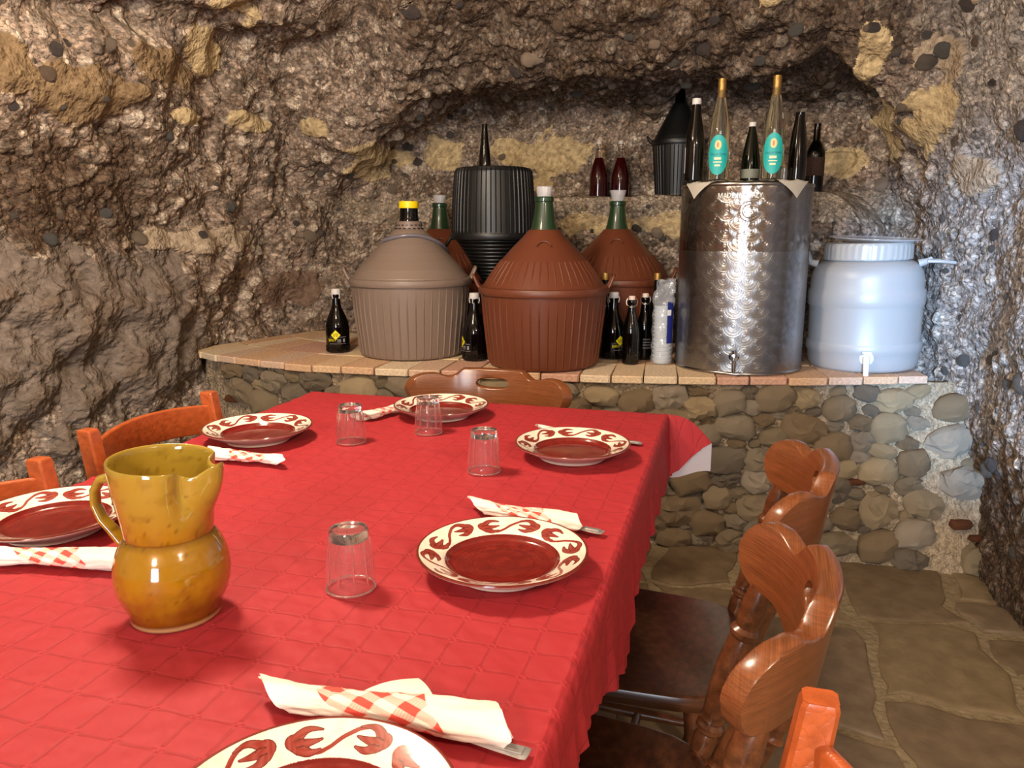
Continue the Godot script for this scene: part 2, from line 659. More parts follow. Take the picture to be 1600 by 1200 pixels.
			c = c.lerp(dark_c, ss(0.35, 0.0, pb) * (1.0 - ss(0.0, 0.2, pa)) * 0.35)
			c = c.lerp(gray_c, ss(24.0, 33.0, t) * (1.0 - ss(60.0, 70.0, t)) * 0.6 * ss(0.35, 0.8, q.y))  # grey thins toward the foot, where shade is painted in
			c = c.lerp(loam_shade_c * 0.75, left * ss(1.12, 1.25, q.y + mid * 0.1) * (1.0 - ss(1.52, 1.68, q.y + mid * 0.2)) * (1.0 - ss(-53.0, -45.0, t + mid * 4.0)) * 0.85)
			c = c.lerp(plaster_c, pl * 0.85)
			c = c.lerp(clay[2], shelf * 0.6)
			c = c.lerp(clay[pk], pw * 0.9)
			c = c.lerp(c * 0.25 + loam_shade_c * 0.4, ss(1.78, 1.95, q.y + mid * 0.1) * ss(-32.0, -16.0, t) * (1.0 - ss(24.0, 34.0, t)) * 0.9)  # dark earth overhang, with shade painted into the recess under its lip
			c = c.lerp(loam_shade_c * 0.6, ss(31.0, 36.0, t) * (1.0 - ss(60.0, 75.0, t)) * (1.0 - ss(0.35, 0.62, q.y + mid * 0.15)) * 0.8)  # low right wall: painted shade mixed into a darker earth tone
			if pw > 0.5:
				kind[k] = 1
				c = clay[pk]
			elif pl > 0.5:
				kind[k] = 2
				c = plaster_c.lerp(earth_c, ss(0.0, 0.4, mid) * 0.3)
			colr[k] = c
	# normals
	var nn := PackedVector3Array()
	nn.resize(nr * nc)
	for j in nr:
		for i in nc:
			var a := pos[j * nc + mini(i + 1, nc - 1)] - pos[j * nc + maxi(i - 1, 0)]
			var b := pos[mini(j + 1, nr - 1) * nc + i] - pos[maxi(j - 1, 0) * nc + i]
			var n := a.cross(b)
			nn[j * nc + i] = n.normalized() if n.length() > 1e-12 else Vector3.DOWN
	rock_pos = [pos, nc, nr]
	rock_nrm = [nn]
	var top := 0
	for s in 13:
		top += ROWS[s]
	var cut := [0, 0, 0, nc - 1]
	for i in nc:
		if ths[i] < -38.0:
			cut[1] = i
		if ths[i] < 27.0:
			cut[2] = i
	var names := ["wall_left", "wall_back", "wall_right"]
	for w in 3:
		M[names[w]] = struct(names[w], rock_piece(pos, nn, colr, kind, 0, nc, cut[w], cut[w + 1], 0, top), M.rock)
		obj("clay_seam", rock_piece(pos, nn, colr, kind, 1, nc, cut[w], cut[w + 1], 0, top), M.clay, M[names[w]])
		if w == 0:
			obj("mud_coat", rock_piece(pos, nn, colr, kind, 2, nc, cut[w], cut[w + 1], 0, top), M.mud, M[names[w]])
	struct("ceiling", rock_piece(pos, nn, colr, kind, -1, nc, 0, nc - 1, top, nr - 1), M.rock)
	build_pebbles(ths, nc, seg)
	# the doorway behind the camera
	var b := MB.new()
	b.box(Vector3(-0.5, 1.0, 0), Vector3(0.09, 2.0, 0.12))
	b.box(Vector3(0.5, 1.0, 0), Vector3(0.09, 2.0, 0.12))
	b.box(Vector3(0, 2.05, 0), Vector3(1.09, 0.1, 0.12))
	var door := struct("door_1", b.mesh(), wood(Color(0.35, 0.2, 0.1), Vector3(2, 20, 20)))
	door.position = Vector3(-0.25, 0, 3.22)
	var pane := mat(Color(0.8, 0.88, 1.0), 0.5)
	pane.emission_enabled = true
	pane.emission = Color(0.80, 0.88, 1.0)
	pane.emission_energy_multiplier = 1.6
	b = MB.new()
	b.box(Vector3(0, 1.0, 0), Vector3(0.91, 2.0, 0.02))
	obj("window_pane", b.mesh(), pane, door)

# the part of the rock grid between two columns and two rows that is of one kind (-1: all kinds)
func rock_piece(pos: PackedVector3Array, nn: PackedVector3Array, colr: PackedColorArray, kind: PackedByteArray, want: int, nc: int, i0: int, i1: int, j0: int, j1: int) -> ArrayMesh:
	var pv := PackedVector3Array()
	var nv := PackedVector3Array()
	var cv := PackedColorArray()
	var idx := PackedInt32Array()
	var at := PackedInt32Array()
	at.resize(pos.size())
	at.fill(-1)
	for j in range(j0, j1):
		for i in range(i0, i1):
			var k := j * nc + i
			for t in [[k, k + nc, k + nc + 1], [k, k + nc + 1, k + 1]]:
				if want >= 0:
					var own: int = kind[t[1]]
					if kind[t[0]] == kind[t[2]]:
						own = kind[t[0]]
					if own != want:
						continue
				for c in t:
					if at[c] < 0:
						at[c] = pv.size()
						pv.append(pos[c])
						nv.append(nn[c])
						var cc := colr[c]
						if want >= 0 and kind[c] != want:
							for o in t:
								if kind[o] == want:
									cc = colr[o]
						cv.append(cc)
					idx.append(at[c])
	var arr := []
	arr.resize(Mesh.ARRAY_MAX)
	arr[Mesh.ARRAY_VERTEX] = pv
	arr[Mesh.ARRAY_NORMAL] = nv
	arr[Mesh.ARRAY_COLOR] = cv
	arr[Mesh.ARRAY_INDEX] = idx
	var am := ArrayMesh.new()
	am.add_surface_from_arrays(Mesh.PRIMITIVE_TRIANGLES, arr)
	return am

# a lump of stone, about one unit across, flattened along z
func stone_mesh(nseed: int, rough: float, square: float, tint: Color, n := 12) -> ArrayMesh:
	var b := MB.new()
	b.c = tint
	var ns := noise(FastNoiseLite.TYPE_SIMPLEX, 1.3, 3, nseed)
	var rows := []
	for j in 9:
		var row := PackedVector3Array()
		var t := -PI / 2 + PI * j / 8.0
		for i in n:
			var a := TAU * i / n
			var d := Vector3(cos(t) * cos(a), cos(t) * sin(a), sin(t))
			var sq := pow(pow(absf(d.x), 2.0 + square) + pow(absf(d.y), 2.0 + square) + pow(absf(d.z), 2.0 + square * 0.7), -1.0 / (2.0 + square))
			row.append(d * 0.5 * sq * (1.0 + rough * ns.get_noise_3dv(d * 1.4)))
		rows.append(row)
	b.grid(rows, true)
	return b.mesh(32.0 if rough > 0.35 else 60.0, true)

func build_pebbles(ths: PackedFloat32Array, nc: int, seg: PackedInt32Array) -> void:
	var pos: PackedVector3Array = rock_pos[0]
	var nn: PackedVector3Array = rock_nrm[0]
	var tints := [lin(0.42, 0.38, 0.34), lin(0.34, 0.31, 0.29), lin(0.56, 0.49, 0.42), lin(0.66, 0.58, 0.50), lin(0.48, 0.40, 0.33), lin(0.40, 0.385, 0.37)]
	var shapes := []
	for k in 12:
		shapes.append(stone_mesh(100 + k, 0.22, 0.2, tints[k % 6], 12))
	var r := RandomNumberGenerator.new()
	r.seed = 51
	var made := {"wall_left": 0, "wall_back": 0, "wall_right": 0}
	var tries := 0
	while tries < 4000 and made.wall_left + made.wall_back + made.wall_right < 420:
		tries += 1
		var i := r.randi_range(20, nc - 60)
		var j := r.randi_range(36, 470)
		var t := ths[i]
		var who := "wall_left" if t < -38.0 else ("wall_back" if t < 27.0 else "wall_right")
		if made[who] >= 150:
			continue
		var k := j * nc + i
		var q := pos[k]
		if who == "wall_left" and q.y < 1.2 or who == "wall_back" and q.y < 0.9 or q.y > 2.3 or q.y < 0.2:
			continue
		if q.y > 1.36 and q.y < 1.44:
			continue
		var size := pow(r.randf(), 3.0) * 0.05 + 0.024
		var o := MeshInstance3D.new()
		o.name = unique_name(M[who], "pebble")
		o.mesh = shapes[(r.randi() % 12) if who != "wall_right" or r.randf() < 0.3 else [0, 1, 5, 7, 11, 6][r.randi() % 6]]
		o.material_override = M.pebble
		M[who].add_child(o, true)
		var z := nn[k]
		var x := z.cross(Vector3.UP.rotated(z, r.randf() * 0.9 - 0.45)).normalized()
		o.transform = Transform3D(Basis(x, z.cross(x), z).scaled_local(Vector3(size * r.randf_range(1.0, 1.5), size, size * 0.7)), q - z * size * 0.08)
		made[who] += 1

# ------------------------------------------------------------------ floor
# outlines of the flagstones in view, (x, z) on the floor
var SLABS := []

func build_floor() -> void:
	var fl := MB.new()
	var rows := []
	for j in 41:
		var row := PackedVector3Array()
		for i in 41:
			row.append(Vector3(-3.2 + 6.0 * i / 40.0, 0, 4.0 - 8.6 * j / 40.0))
		rows.append(row)
	fl.grid(rows)
	fl.box(Vector3(-0.2, -0.1, -0.3), Vector3(6, 0.16, 8.6), 0.01)
	var mortar := stone_mat(Color(0.57, 0.50, 0.385), 0.9, 0.25, 2.2, true)
	var floor_node := struct("floor", fl.mesh(), mortar)
	var tones := []
	for c in [Color(0.51, 0.435, 0.32), Color(0.47, 0.395, 0.30), Color(0.54, 0.465, 0.35), Color(0.50, 0.425, 0.335), Color(0.51, 0.43, 0.315)]:
		tones.append(stone_mat(c, 0.6, 0.08, 0.9, true))
	var r := RandomNumberGenerator.new()
	r.seed = 5
	var jitter := noise(FastNoiseLite.TYPE_SIMPLEX, 3.0, 2, 77)
	# the slabs: courses running away from the camera, of uneven lengths
	var xs := [-0.62, -0.23, 0.10, 0.46, 0.80, 1.16, 1.6]
	for cidx in xs.size() - 1:
		var z := -3.05
		while z < 0.3:
			var length := r.randf_range(0.3, 0.62)
			if cidx == 3 and z < -3.0:
				length = 0.5
			if cidx == 4 and z < -2.5:
				length = 0.26
			var z1 := minf(z + length, 0.35)
			var gap := 0.021
			var pts := PackedVector2Array()
			for corner in [[0, 0, 1, 0], [1, 0, 1, 1], [1, 1, 0, 1], [0, 1, 0, 0]]:
				for k in 6:
					var f := k / 6.0
					var u := lerpf(corner[0], corner[2], f)
					var w := lerpf(corner[1], corner[3], f)
					var px: float = lerpf(xs[cidx] + gap, xs[cidx + 1] - gap, u)
					var pz: float = lerpf(z + gap, z1 - gap, w)
					var jx := jitter.get_noise_2d(px * 1.0, pz * 0.6 + 7.0) * 0.055
					var jz := jitter.get_noise_2d(px * 0.7 + 31.0, pz * 1.0) * 0.055
					pts.append(Vector2(px + jx, pz + jz))
			flagstone(pts, tones[r.randi() % 5], floor_node, r.randf_range(0.004, 0.009))
			z = z1

func flagstone(pts: PackedVector2Array, m: Material, par: Node, high: float) -> void:
	var mid := Vector2.ZERO
	for q in pts:
		mid += q
	mid /= pts.size()
	var b := MB.new()
	var loops := []
	for s in [[0.0, -0.02], [0.0, high * 0.4], [0.006, high * 0.85], [0.018, high], [0.06, high + 0.001]]:
		var loop := PackedVector3Array()
		for k in pts.size():
			var q := pts[pts.size() - 1 - k]
			var d: Vector2 = (mid - q).normalized() * s[0]
			loop.append(Vector3(q.x + d.x, s[1], q.y + d.y))
		loops.append(loop)
	# counter-clockwise seen from above
	b.grid(loops, true)
	b.cap(loops[loops.size() - 1])
	obj("flagstone", b.mesh(50.0), m, par)

# ------------------------------------------------------------------ the masonry ledge
const TOP := 0.70
# front edge of the brick top
var EDGE := PackedVector2Array([Vector2(-2.42, -3.03), Vector2(-2.34, -2.96), Vector2(-2.172, -2.872), Vector2(-1.94, -2.815), Vector2(-1.657, -2.775), Vector2(-1.329, -2.785), Vector2(-1.072, -2.815), Vector2(-0.7, -2.855),
	Vector2(-0.376, -2.89), Vector2(-0.084, -2.945), Vector2(0.22, -3.03), Vector2(0.524, -3.125), Vector2(0.76, -3.205)])

func edge_at(s: float) -> Array:      # distance along the edge -> [point, direction]
	for i in EDGE.size() - 1:
		var l := EDGE[i].distance_to(EDGE[i + 1])
		if s <= l or i == EDGE.size() - 2:
			var d0 := (EDGE[i + 1] - EDGE[i]).normalized()
			return [EDGE[i].lerp(EDGE[i + 1], s / l), d0]
		s -= l
	return []

func edge_length() -> float:
	var l := 0.0
	for i in EDGE.size() - 1:
		l += EDGE[i].distance_to(EDGE[i + 1])
	return l

# the face of the stone wall under the ledge: foot stands further out on the right
func face_at(s: float, h: float) -> Vector3:
	var e := edge_at(s)
	var past := maxf(0.0, s - edge_length())
	var q: Vector2 = e[0] + Vector2(past, past * -0.25) if past > 0.0 else e[0]
	var d: Vector2 = e[1]
	var n := Vector2(d.y, -d.x)          # towards the back
	var a := q + n * 0.035
	var foot := Vector2(a.x, lerpf(a.y, -2.985, ss(-0.6, 0.1, a.x)))
	if a.x > 0.72:
		foot.x += (a.x - 0.72) * 0.6
	var k := 1.0 - h / 0.67
	var p := a.lerp(foot, k)
	return Vector3(p.x, h, p.y)

func build_ledge() -> void:
	var length := edge_length()
	# rubble core with mortar face
	var b := MB.new()
	var ns := noise(FastNoiseLite.TYPE_SIMPLEX, 9.0, 4, 61)
	var rows := []
	for j in 50:
		var h := -0.02 + 0.69 * j / 49.0
		var row := PackedVector3Array()
		for i in 221:
			var s := (length + 0.14) * i / 220.0
			var q := face_at(s, h)
			row.append(q + Vector3(0, 0, ns.get_noise_3dv(q) * 0.022 - 0.006))
		rows.append(row)
	b.grid(rows)
	rows = []
	for j in 6:
		var row := PackedVector3Array()
		for i in 61:
			var q := face_at(length * i / 60.0, 0.67)
			row.append(Vector3(lerpf(q.x, q.x * 0.95 - 0.05, j / 5.0), 0.67 + (0.012 if j > 0 else 0.0), lerpf(q.z, -4.3, j / 5.0)))
		rows.append(row)
	b.grid(rows)
	var mortar := stone_mat(Color(0.74, 0.66, 0.55), 0.9, 0.9, 3.0)
	var ledge := struct("wall_ledge", b.mesh(60.0), mortar)
	stones(ledge, length)
	# brick top: front course of headers, then courses behind
	var tones := []
	for c in [Color(0.90, 0.79, 0.65), Color(0.87, 0.71, 0.57), Color(0.92, 0.83, 0.71), Color(0.86, 0.73, 0.63), Color(0.93, 0.82, 0.66), Color(0.84, 0.66, 0.57), Color(0.90, 0.76, 0.61)]:
		tones.append(stone_mat(c, 0.85, 0.18, 5.0, true))
	var r := RandomNumberGenerator.new()
	r.seed = 15
	var s := 0.0
	while s < length - 0.04:
		var w := r.randf_range(0.115, 0.155)
		for course in 3:
			var depth: float = [0.26, 0.30, 0.30][course]
			var back: float = [0.0, 0.266, 0.572][course]
			var e0 := edge_at(s + 0.003)
			var e1 := edge_at(minf(s + w - 0.003, length))
			var n0 := Vector2(e0[1].y, -e0[1].x)
			var n1 := Vector2(e1[1].y, -e1[1].x)
			var n: Vector2 = (n0 + n1).normalized() * 0.5 + Vector2(0, -0.5)
			n = n.normalized()
			var shove := r.randf_range(-0.006, 0.006) if course == 0 else 0.0
			var p0: Vector2 = e0[0] + n * (back + shove)
			var p1: Vector2 = e1[0] + n * (back + shove)
			brick([p0, p1, p1 + n * depth, p0 + n * depth], tones[r.randi() % 7], ledge, r.randf_range(-0.0015, 0.0015))
		s += w

func brick(q: Array, m: Material, par: Node, lift: float) -> void:
	var b := MB.new()
	var mid: Vector2 = (q[0] + q[1] + q[2] + q[3]) * 0.25
	var loops := []
	for lv in [[0.003, TOP - 0.029], [0.0, TOP - 0.026], [0.0, TOP - 0.004], [0.004, TOP]]:
		var loop := PackedVector3Array()
		for k in 4:
			var a: Vector2 = q[k]
			var pv: Vector2 = q[(k + 3) % 4]
			var nx: Vector2 = q[(k + 1) % 4]
			for t in [pv, nx]:
				var c: Vector2 = a + (t - a).normalized() * 0.006
				c += (mid - c).normalized() * lv[0]
				loop.append(Vector3(c.x, lv[1] + lift, c.y))
		loops.append(loop)
	b.loft(loops)
	obj("brick", b.mesh(30.0), m, par)

func stones(ledge: Node3D, length: float) -> void:
	var r := RandomNumberGenerator.new()
	r.seed = 29
	var cols := [Color(0.80, 0.71, 0.57), Color(0.71, 0.63, 0.51), Color(0.88, 0.78, 0.62), Color(0.64, 0.58, 0.50), Color(0.75, 0.68, 0.58), Color(0.83, 0.76, 0.67), Color(0.69, 0.59, 0.46)]
	var mats := []
	for c in cols:
		mats.append(stone_mat(c, 0.8, 0.5, 6.0, true))
	var terra := stone_mat(Color(0.62, 0.38, 0.25), 0.85, 0.3, 6.0)
	var shapes := []
	for k in 10:
		shapes.append(stone_mesh(200 + k, 0.22 if k < 5 else 0.38, [0.3, 0.8, 1.6][k % 3], Color.WHITE, 14))
	var chip := stone_mesh(300, 0.15, 4.0, Color.WHITE, 14)
	# two faces: the strip above the table and the open stretch on the right
	var placed := []
	var s0 := 0.33
	var s_mid := 0.0
	while edge_at(s_mid)[0].x < -0.28:
		s_mid += 0.02
	var count := 0
	for pass_no in 5:
		var size: float = [0.125, 0.10, 0.080, 0.060, 0.046][pass_no]
		var tries: int = [600, 1600, 6000, 9000, 9000][pass_no]
		for k in tries:
			if count >= 296:
				break
			var s := r.randf_range(s0, length + 0.06)
			var h := r.randf_range(0.03, 0.64)
			if s < s_mid and h < 0.50:
				continue
			var w := size * r.randf_range(0.95, 1.4)
			var hh := size * r.randf_range(0.62, 0.95)
			if h - hh * 0.5 < -0.005 or h + hh * 0.5 > 0.672:
				continue
			var ok := true
			for q in placed:
				var dx: float = absf(q[0] - s) / ((q[2] + w) * 0.5)
				var dy: float = absf(q[1] - h) / ((q[3] + hh) * 0.5)
				if dx * dx + dy * dy < 0.93 and dx < 1.0 and dy < 1.0:
					ok = false
					break
			if not ok:
				continue
			placed.append([s, h, w, hh])
			count += 1
			var is_chip := pass_no >= 3 and r.randf() < 0.10
			var o := obj("stone" if not is_chip else "brick_fragment", chip if is_chip else shapes[r.randi() % 10], terra if is_chip else mats[r.randi() % 7], ledge)
			var e := edge_at(minf(s, length))
			var yaw := -atan2(e[1].y, e[1].x)
			var bas := Basis(Vector3.UP, yaw) * Basis(Vector3.BACK, r.randf_range(-0.3, 0.3) if not is_chip else 0.05)
			if is_chip:
				w *= 1.2
				hh *= 0.5
			var at := face_at(s, h)
			o.transform = Transform3D(bas.scaled_local(Vector3(w * 1.13, hh * 1.16, minf(size, 0.10) * 0.95)), at + Vector3(0, 0, -0.006))

# ------------------------------------------------------------------ demijohns
func rib_mod(count: int, high: float, y0: float, y1: float, width := 0.16) -> Callable:
	return func(a: float, y: float, r: float) -> float:
		if y < y0 or y > y1 or r < 0.02:
			return r
		var f := fposmod(a * count / TAU, 1.0)
		return r + (high if f < width or f > 1.0 - width else 0.0)

# cfg: basket, cover, neck profiles; ribs, weave
func demijohn(o: Node3D, plastic: Material, neck_mat: Material, s: Dictionary) -> void:
	var b := MB.new()
	var prof := []
	var bp: Array = s.basket
	for q in bp:
		prof.append(q)
	b.lathe(prof, s.ribs * 8, rib_mod(s.ribs, s.rib_high, 0.012 * s.k, s.rim_y - 0.004, 0.07))
	obj("basket", b.mesh(22.0), plastic, o)
	b = MB.new()
	var rr: float = s.rim_r
	var ry: float = s.rim_y
	b.lathe([Vector2(rr - 0.018, ry - 0.004), Vector2(rr - 0.002, ry - 0.004), Vector2(rr, ry), Vector2(rr + 0.002, ry + 0.012), Vector2(rr - 0.002, ry + 0.024), Vector2(rr - 0.01, ry + 0.027), Vector2(rr - 0.026, ry + 0.026)], 72)
	obj("rim", b.mesh(40.0), plastic, o)
	b = MB.new()
	b.lathe(s.cover, s.cover_ribs * 8, rib_mod(s.cover_ribs, s.cover_high, s.cover_y0, s.cover_y1, 0.07))
	obj("cover", b.mesh(30.0), plastic, o)
	b = MB.new()
	b.lathe(s.neck, 40)
	obj("neck", b.mesh(40.0), neck_mat, o)
	for side in [-1.0, 1.0]:
		b = MB.new()
		var hw: float = 0.038 * s.k
		var pts := []
		for q in [[-0.012, 0.01, -hw], [0.002, 0.03, -hw * 0.95], [0.016, 0.062, -hw * 0.8], [0.018, 0.068, -hw * 0.6], [0.018, 0.068, hw * 0.6], [0.016, 0.062, hw * 0.8], [0.002, 0.03, hw * 0.95], [-0.012, 0.01, hw]]:
			pts.append(Vector3(side * (rr + q[0]), ry + q[1] * s.k, q[2]))
		b.tube(pts, 0.0065, 8)
		obj("handle", b.mesh(50.0), plastic, o)

func glossy_plastic(c: Color, rough := 0.42) -> StandardMaterial3D:
	return relief(mat(c, rough, 0.0, 0.5), M.rock_h, 0.02, Vector3.ONE * 6.0)

func plastic_cup(label: String, at: Vector3, r0: float, r1: float, h: float) -> void:
	var m := mat(Color(0.86, 0.86, 0.88, 0.34), 0.15)
	m.transparency = BaseMaterial3D.TRANSPARENCY_ALPHA
	var b := MB.new()
	b.lathe([Vector2(0.001, 0.0), Vector2(r0, 0.0), Vector2(r0 + 0.001, 0.002), Vector2(r1, h), Vector2(r1 + 0.0012, h + 0.001), Vector2(r1 - 0.001, h), Vector2(r0 - 0.001, 0.003), Vector2(0.001, 0.003)], 28)
	var o := obj("plastic_cup", b.mesh(), m)
	o.position = at
	tag(o, label, "cup", "clear cups stuck in the demijohn necks")

func build_demijohns() -> void:
	var brown := glossy_plastic(Color(0.40, 0.205, 0.125))
	var gray := glossy_plastic(Color(0.485, 0.415, 0.37), 0.45)
	var black := mat(Color(0.04, 0.04, 0.045), 0.42)
	var green := mat(Color(0.012, 0.18, 0.055), 0.06, 0.0, 0.6)
	green.clearcoat_enabled = true
	var neck := [Vector2(0.06, 0.53), Vector2(0.055, 0.548), Vector2(0.047, 0.575), Vector2(0.040, 0.615), Vector2(0.036, 0.65), Vector2(0.036, 0.656), Vector2(0.0395, 0.659), Vector2(0.0395, 0.672), Vector2(0.035, 0.677), Vector2(0.030, 0.674), Vector2(0.028, 0.60)]
	var big := {"k": 1.0, "basket": [Vector2(0.001, 0.0), Vector2(0.205, 0.0), Vector2(0.222, 0.006), Vector2(0.227, 0.02), Vector2(0.236, 0.10), Vector2(0.247, 0.20), Vector2(0.257, 0.296)],
		"ribs": 46, "rib_high": 0.0035, "rim_r": 0.267, "rim_y": 0.298, "cover_ribs": 46, "cover_high": 0.003, "cover_y0": 0.335, "cover_y1": 0.425,
		"cover": [Vector2(0.256, 0.318), Vector2(0.246, 0.33), Vector2(0.210, 0.38), Vector2(0.176, 0.424), Vector2(0.173, 0.428), Vector2(0.123, 0.482), Vector2(0.085, 0.520), Vector2(0.064, 0.545), Vector2(0.057, 0.548)], "neck": neck}
	var o := thing("demijohn", "brown plastic-clad demijohn at the front edge of the ledge, largest and fully in view", "demijohn", Vector3(-0.744, TOP, -3.085), deg_to_rad(13.7), "brown demijohns")
	demijohn(o, brown, green, big)
	# raised maker's ring on the cover
	var b := MB.new()
	var ring := []
	for i in 25:
		var a := PI * 0.12 + TAU * 0.38 * i / 24.0
		var y := 0.475 + 0.028 * sin(a)
		ring.append(Vector3(0.03 * cos(a), y, lerpf(0.180, 0.13, (y - 0.424) / 0.058) - 0.001))
	b.tube(ring, 0.0025, 6)
	obj("embossed_ring", b.mesh(), brown, o)
	copy(o, "brown plastic-clad demijohn behind the small black bottles, against the back rock", Vector3(-0.541, TOP, -3.72), deg_to_rad(8.3))
	copy(o, "brown plastic-clad demijohn mostly hidden behind the grey one", Vector3(-1.455, TOP, -3.765), deg_to_rad(21))
	plastic_cup("clear plastic cup upright in the green neck of the front brown demijohn", Vector3(-0.744, TOP + 0.664, -3.085), 0.027, 0.034, 0.052)
	plastic_cup("clear flared plastic cup in the neck of the right-hand rear brown demijohn", Vector3(-0.541, TOP + 0.660, -3.72), 0.023, 0.038, 0.066)
	plastic_cup("clear plastic cup in the neck of the brown demijohn behind the grey one", Vector3(-1.455, TOP + 0.660, -3.765), 0.023, 0.034, 0.055)
	# the grey one with its dome and yellow cap
	var dome := big.duplicate()
	dome.basket = [Vector2(0.001, 0.0), Vector2(0.21, 0.0), Vector2(0.226, 0.006), Vector2(0.231, 0.02), Vector2(0.24, 0.10), Vector2(0.251, 0.20), Vector2(0.26, 0.312)]
	dome.rim_y = 0.315
	dome.rim_r = 0.27
	dome.cover_high = 0.0
	var cov := []
	var line := [Vector2(0.258, 0.335), Vector2(0.250, 0.35), Vector2(0.224, 0.385), Vector2(0.192, 0.418), Vector2(0.160, 0.452), Vector2(0.128, 0.486), Vector2(0.097, 0.515), Vector2(0.070, 0.542), Vector2(0.056, 0.553), Vector2(0.054, 0.58), Vector2(0.048, 0.583)]
	for i in line.size() - 1:
		for k in 5:
			var q: Vector2 = line[i].lerp(line[i + 1], k / 5.0)
			cov.append(q + Vector2(0.0012 if k % 2 == 0 else 0.0, 0))
	cov.append(line[-1])
	dome.cover = cov
	dome.cover_ribs = 12
	dome.neck = [Vector2(0.05, 0.56), Vector2(0.043, 0.585), Vector2(0.040, 0.60), Vector2(0.039, 0.645), Vector2(0.03, 0.65)]
	o = thing("demijohn", "grey-brown demijohn with yellow cap and a grey hose round its shoulder", "demijohn", Vector3(-1.373, TOP, -3.18), deg_to_rad(23.1))
	demijohn(o, gray, mat(Color(0.008, 0.008, 0.014), 0.05, 0.0, 0.6), dome)
	b = MB.new()
	for row in 2:
		for i in 18:
			var a := TAU * (i + row * 0.5) / 18.0
			var q: Vector3 = Vector3(cos(a), 0, sin(a)) * [0.0555, 0.063][row] + Vector3(0, [0.566, 0.552][row], 0)
			b.xf = Transform3D(Basis(Vector3.UP, -a + PI / 2), q)
			b.box(Vector3.ZERO, Vector3(0.011, 0.0045, 0.004), 0.0005)
	obj("slots", b.mesh(), black, o).set_meta("kind", "stuff")
	b = MB.new()
	b.lathe([Vector2(0.036, 0.638), Vector2(0.042, 0.638), Vector2(0.0425, 0.642), Vector2(0.0425, 0.662), Vector2(0.040, 0.667), Vector2(0.001, 0.668)], 60, rib_mod(30, 0.0006, 0.64, 0.664))
	obj("cap", b.mesh(), mat(Color(0.93, 0.80, 0.02), 0.4), o).set_meta("label", "yellow screw cap")
	b = MB.new()
	var hose := []
	for i in 41:
		var f := i / 40.0
		var a := lerpf(-2.75, 0.62, f)
		var y := 0.500 + 0.030 * sin(f * PI) - 0.085 * f * f * f
		var r := 0.10
		for k in line.size() - 1:
			if y >= line[k].y and y < line[k + 1].y:
				r = lerpf(line[k].x, line[k + 1].x, (y - line[k].y) / (line[k + 1].y - line[k].y))
		r += 0.009
		hose.append(Vector3(r * cos(-a), y, r * sin(-a)))
	b.tube(hose, 0.0085, 10)
	var hz := obj("hose", b.mesh(), mat(Color(0.42, 0.40, 0.43), 0.25))
	hz.position = o.position
	hz.rotation.y = o.rotation.y
	tag(hz, "grey rubber hose lying round the shoulder of the grey demijohn", "hose")
	# black one, upside down between the shoulders
	var bl := {"k": 0.75, "basket": [Vector2(0.001, 0.0), Vector2(0.150, 0.0), Vector2(0.166, 0.004), Vector2(0.171, 0.016)], "ribs": 54, "rib_high": 0.0028, "rim_r": 0.196, "rim_y": 0.288, "cover_ribs": 16, "cover_high": 0.0, "cover_y0": 0.0, "cover_y1": 0.0}
	for i in 33:
		var f := i / 32.0
		bl.basket.append(Vector2(lerpf(0.172, 0.188, f) + sin(f * PI) * 0.003 + (0.0016 if i % 2 == 0 else 0.0), lerpf(0.02, 0.286, f)))
	bl.cover = []
	for i in 49:
		var f := i / 48.0
		bl.cover.append(Vector2(lerpf(0.178, 0.052, pow(f, 0.92)) + (0.003 if i % 4 < 2 else 0.0), lerpf(0.305, 0.50, f)))
	bl.neck = [Vector2(0.05, 0.498), Vector2(0.032, 0.52), Vector2(0.03, 0.57), Vector2(0.001, 0.572)]
	o = thing("demijohn", "black basket demijohn turned upside down between the grey and brown ones", "demijohn", Vector3(-1.055, 1.516, -3.40))
	demijohn(o, black, mat(Color(0.01, 0.012, 0.01), 0.1), bl)
	o.rotation = Vector3(PI, deg_to_rad(17), 0)
	# small black one on the rock shelf
	var sm := {"k": 0.6, "basket": [Vector2(0.001, 0.0), Vector2(0.098, 0.0), Vector2(0.105, 0.004)], "ribs": 40, "rib_high": 0.0022, "rim_r": 0.137, "rim_y": 0.258, "cover_ribs": 12, "cover_high": 0.0, "cover_y0": 0.0, "cover_y1": 0.0}
	for i in 25:
		var f := i / 24.0
		sm.basket.append(Vector2(lerpf(0.107, 0.128, f) + (0.0013 if i % 2 == 0 else 0.0), lerpf(0.01, 0.256, f)))
	sm.cover = []
	var cl := [Vector2(0.128, 0.272), Vector2(0.118, 0.30), Vector2(0.088, 0.355), Vector2(0.062, 0.405), Vector2(0.044, 0.44), Vector2(0.030, 0.462)]
	for i in cl.size() - 1:
		for k in 4:
			sm.cover.append(cl[i].lerp(cl[i + 1], k / 4.0) + Vector2(0.0014 if k % 2 == 0 else 0.0, 0))
	sm.neck = [Vector2(0.03, 0.455), Vector2(0.026, 0.47), Vector2(0.023, 0.53), Vector2(0.026, 0.533), Vector2(0.026, 0.55), Vector2(0.001, 0.552)]
	o = thing("demijohn", "small black basket demijohn standing on the rock shelf behind the tank", "demijohn", Vector3(-0.30, 1.405, -4.13), deg_to_rad(4))
	demijohn(o, black, mat(Color(0.012, 0.012, 0.012), 0.08), sm)

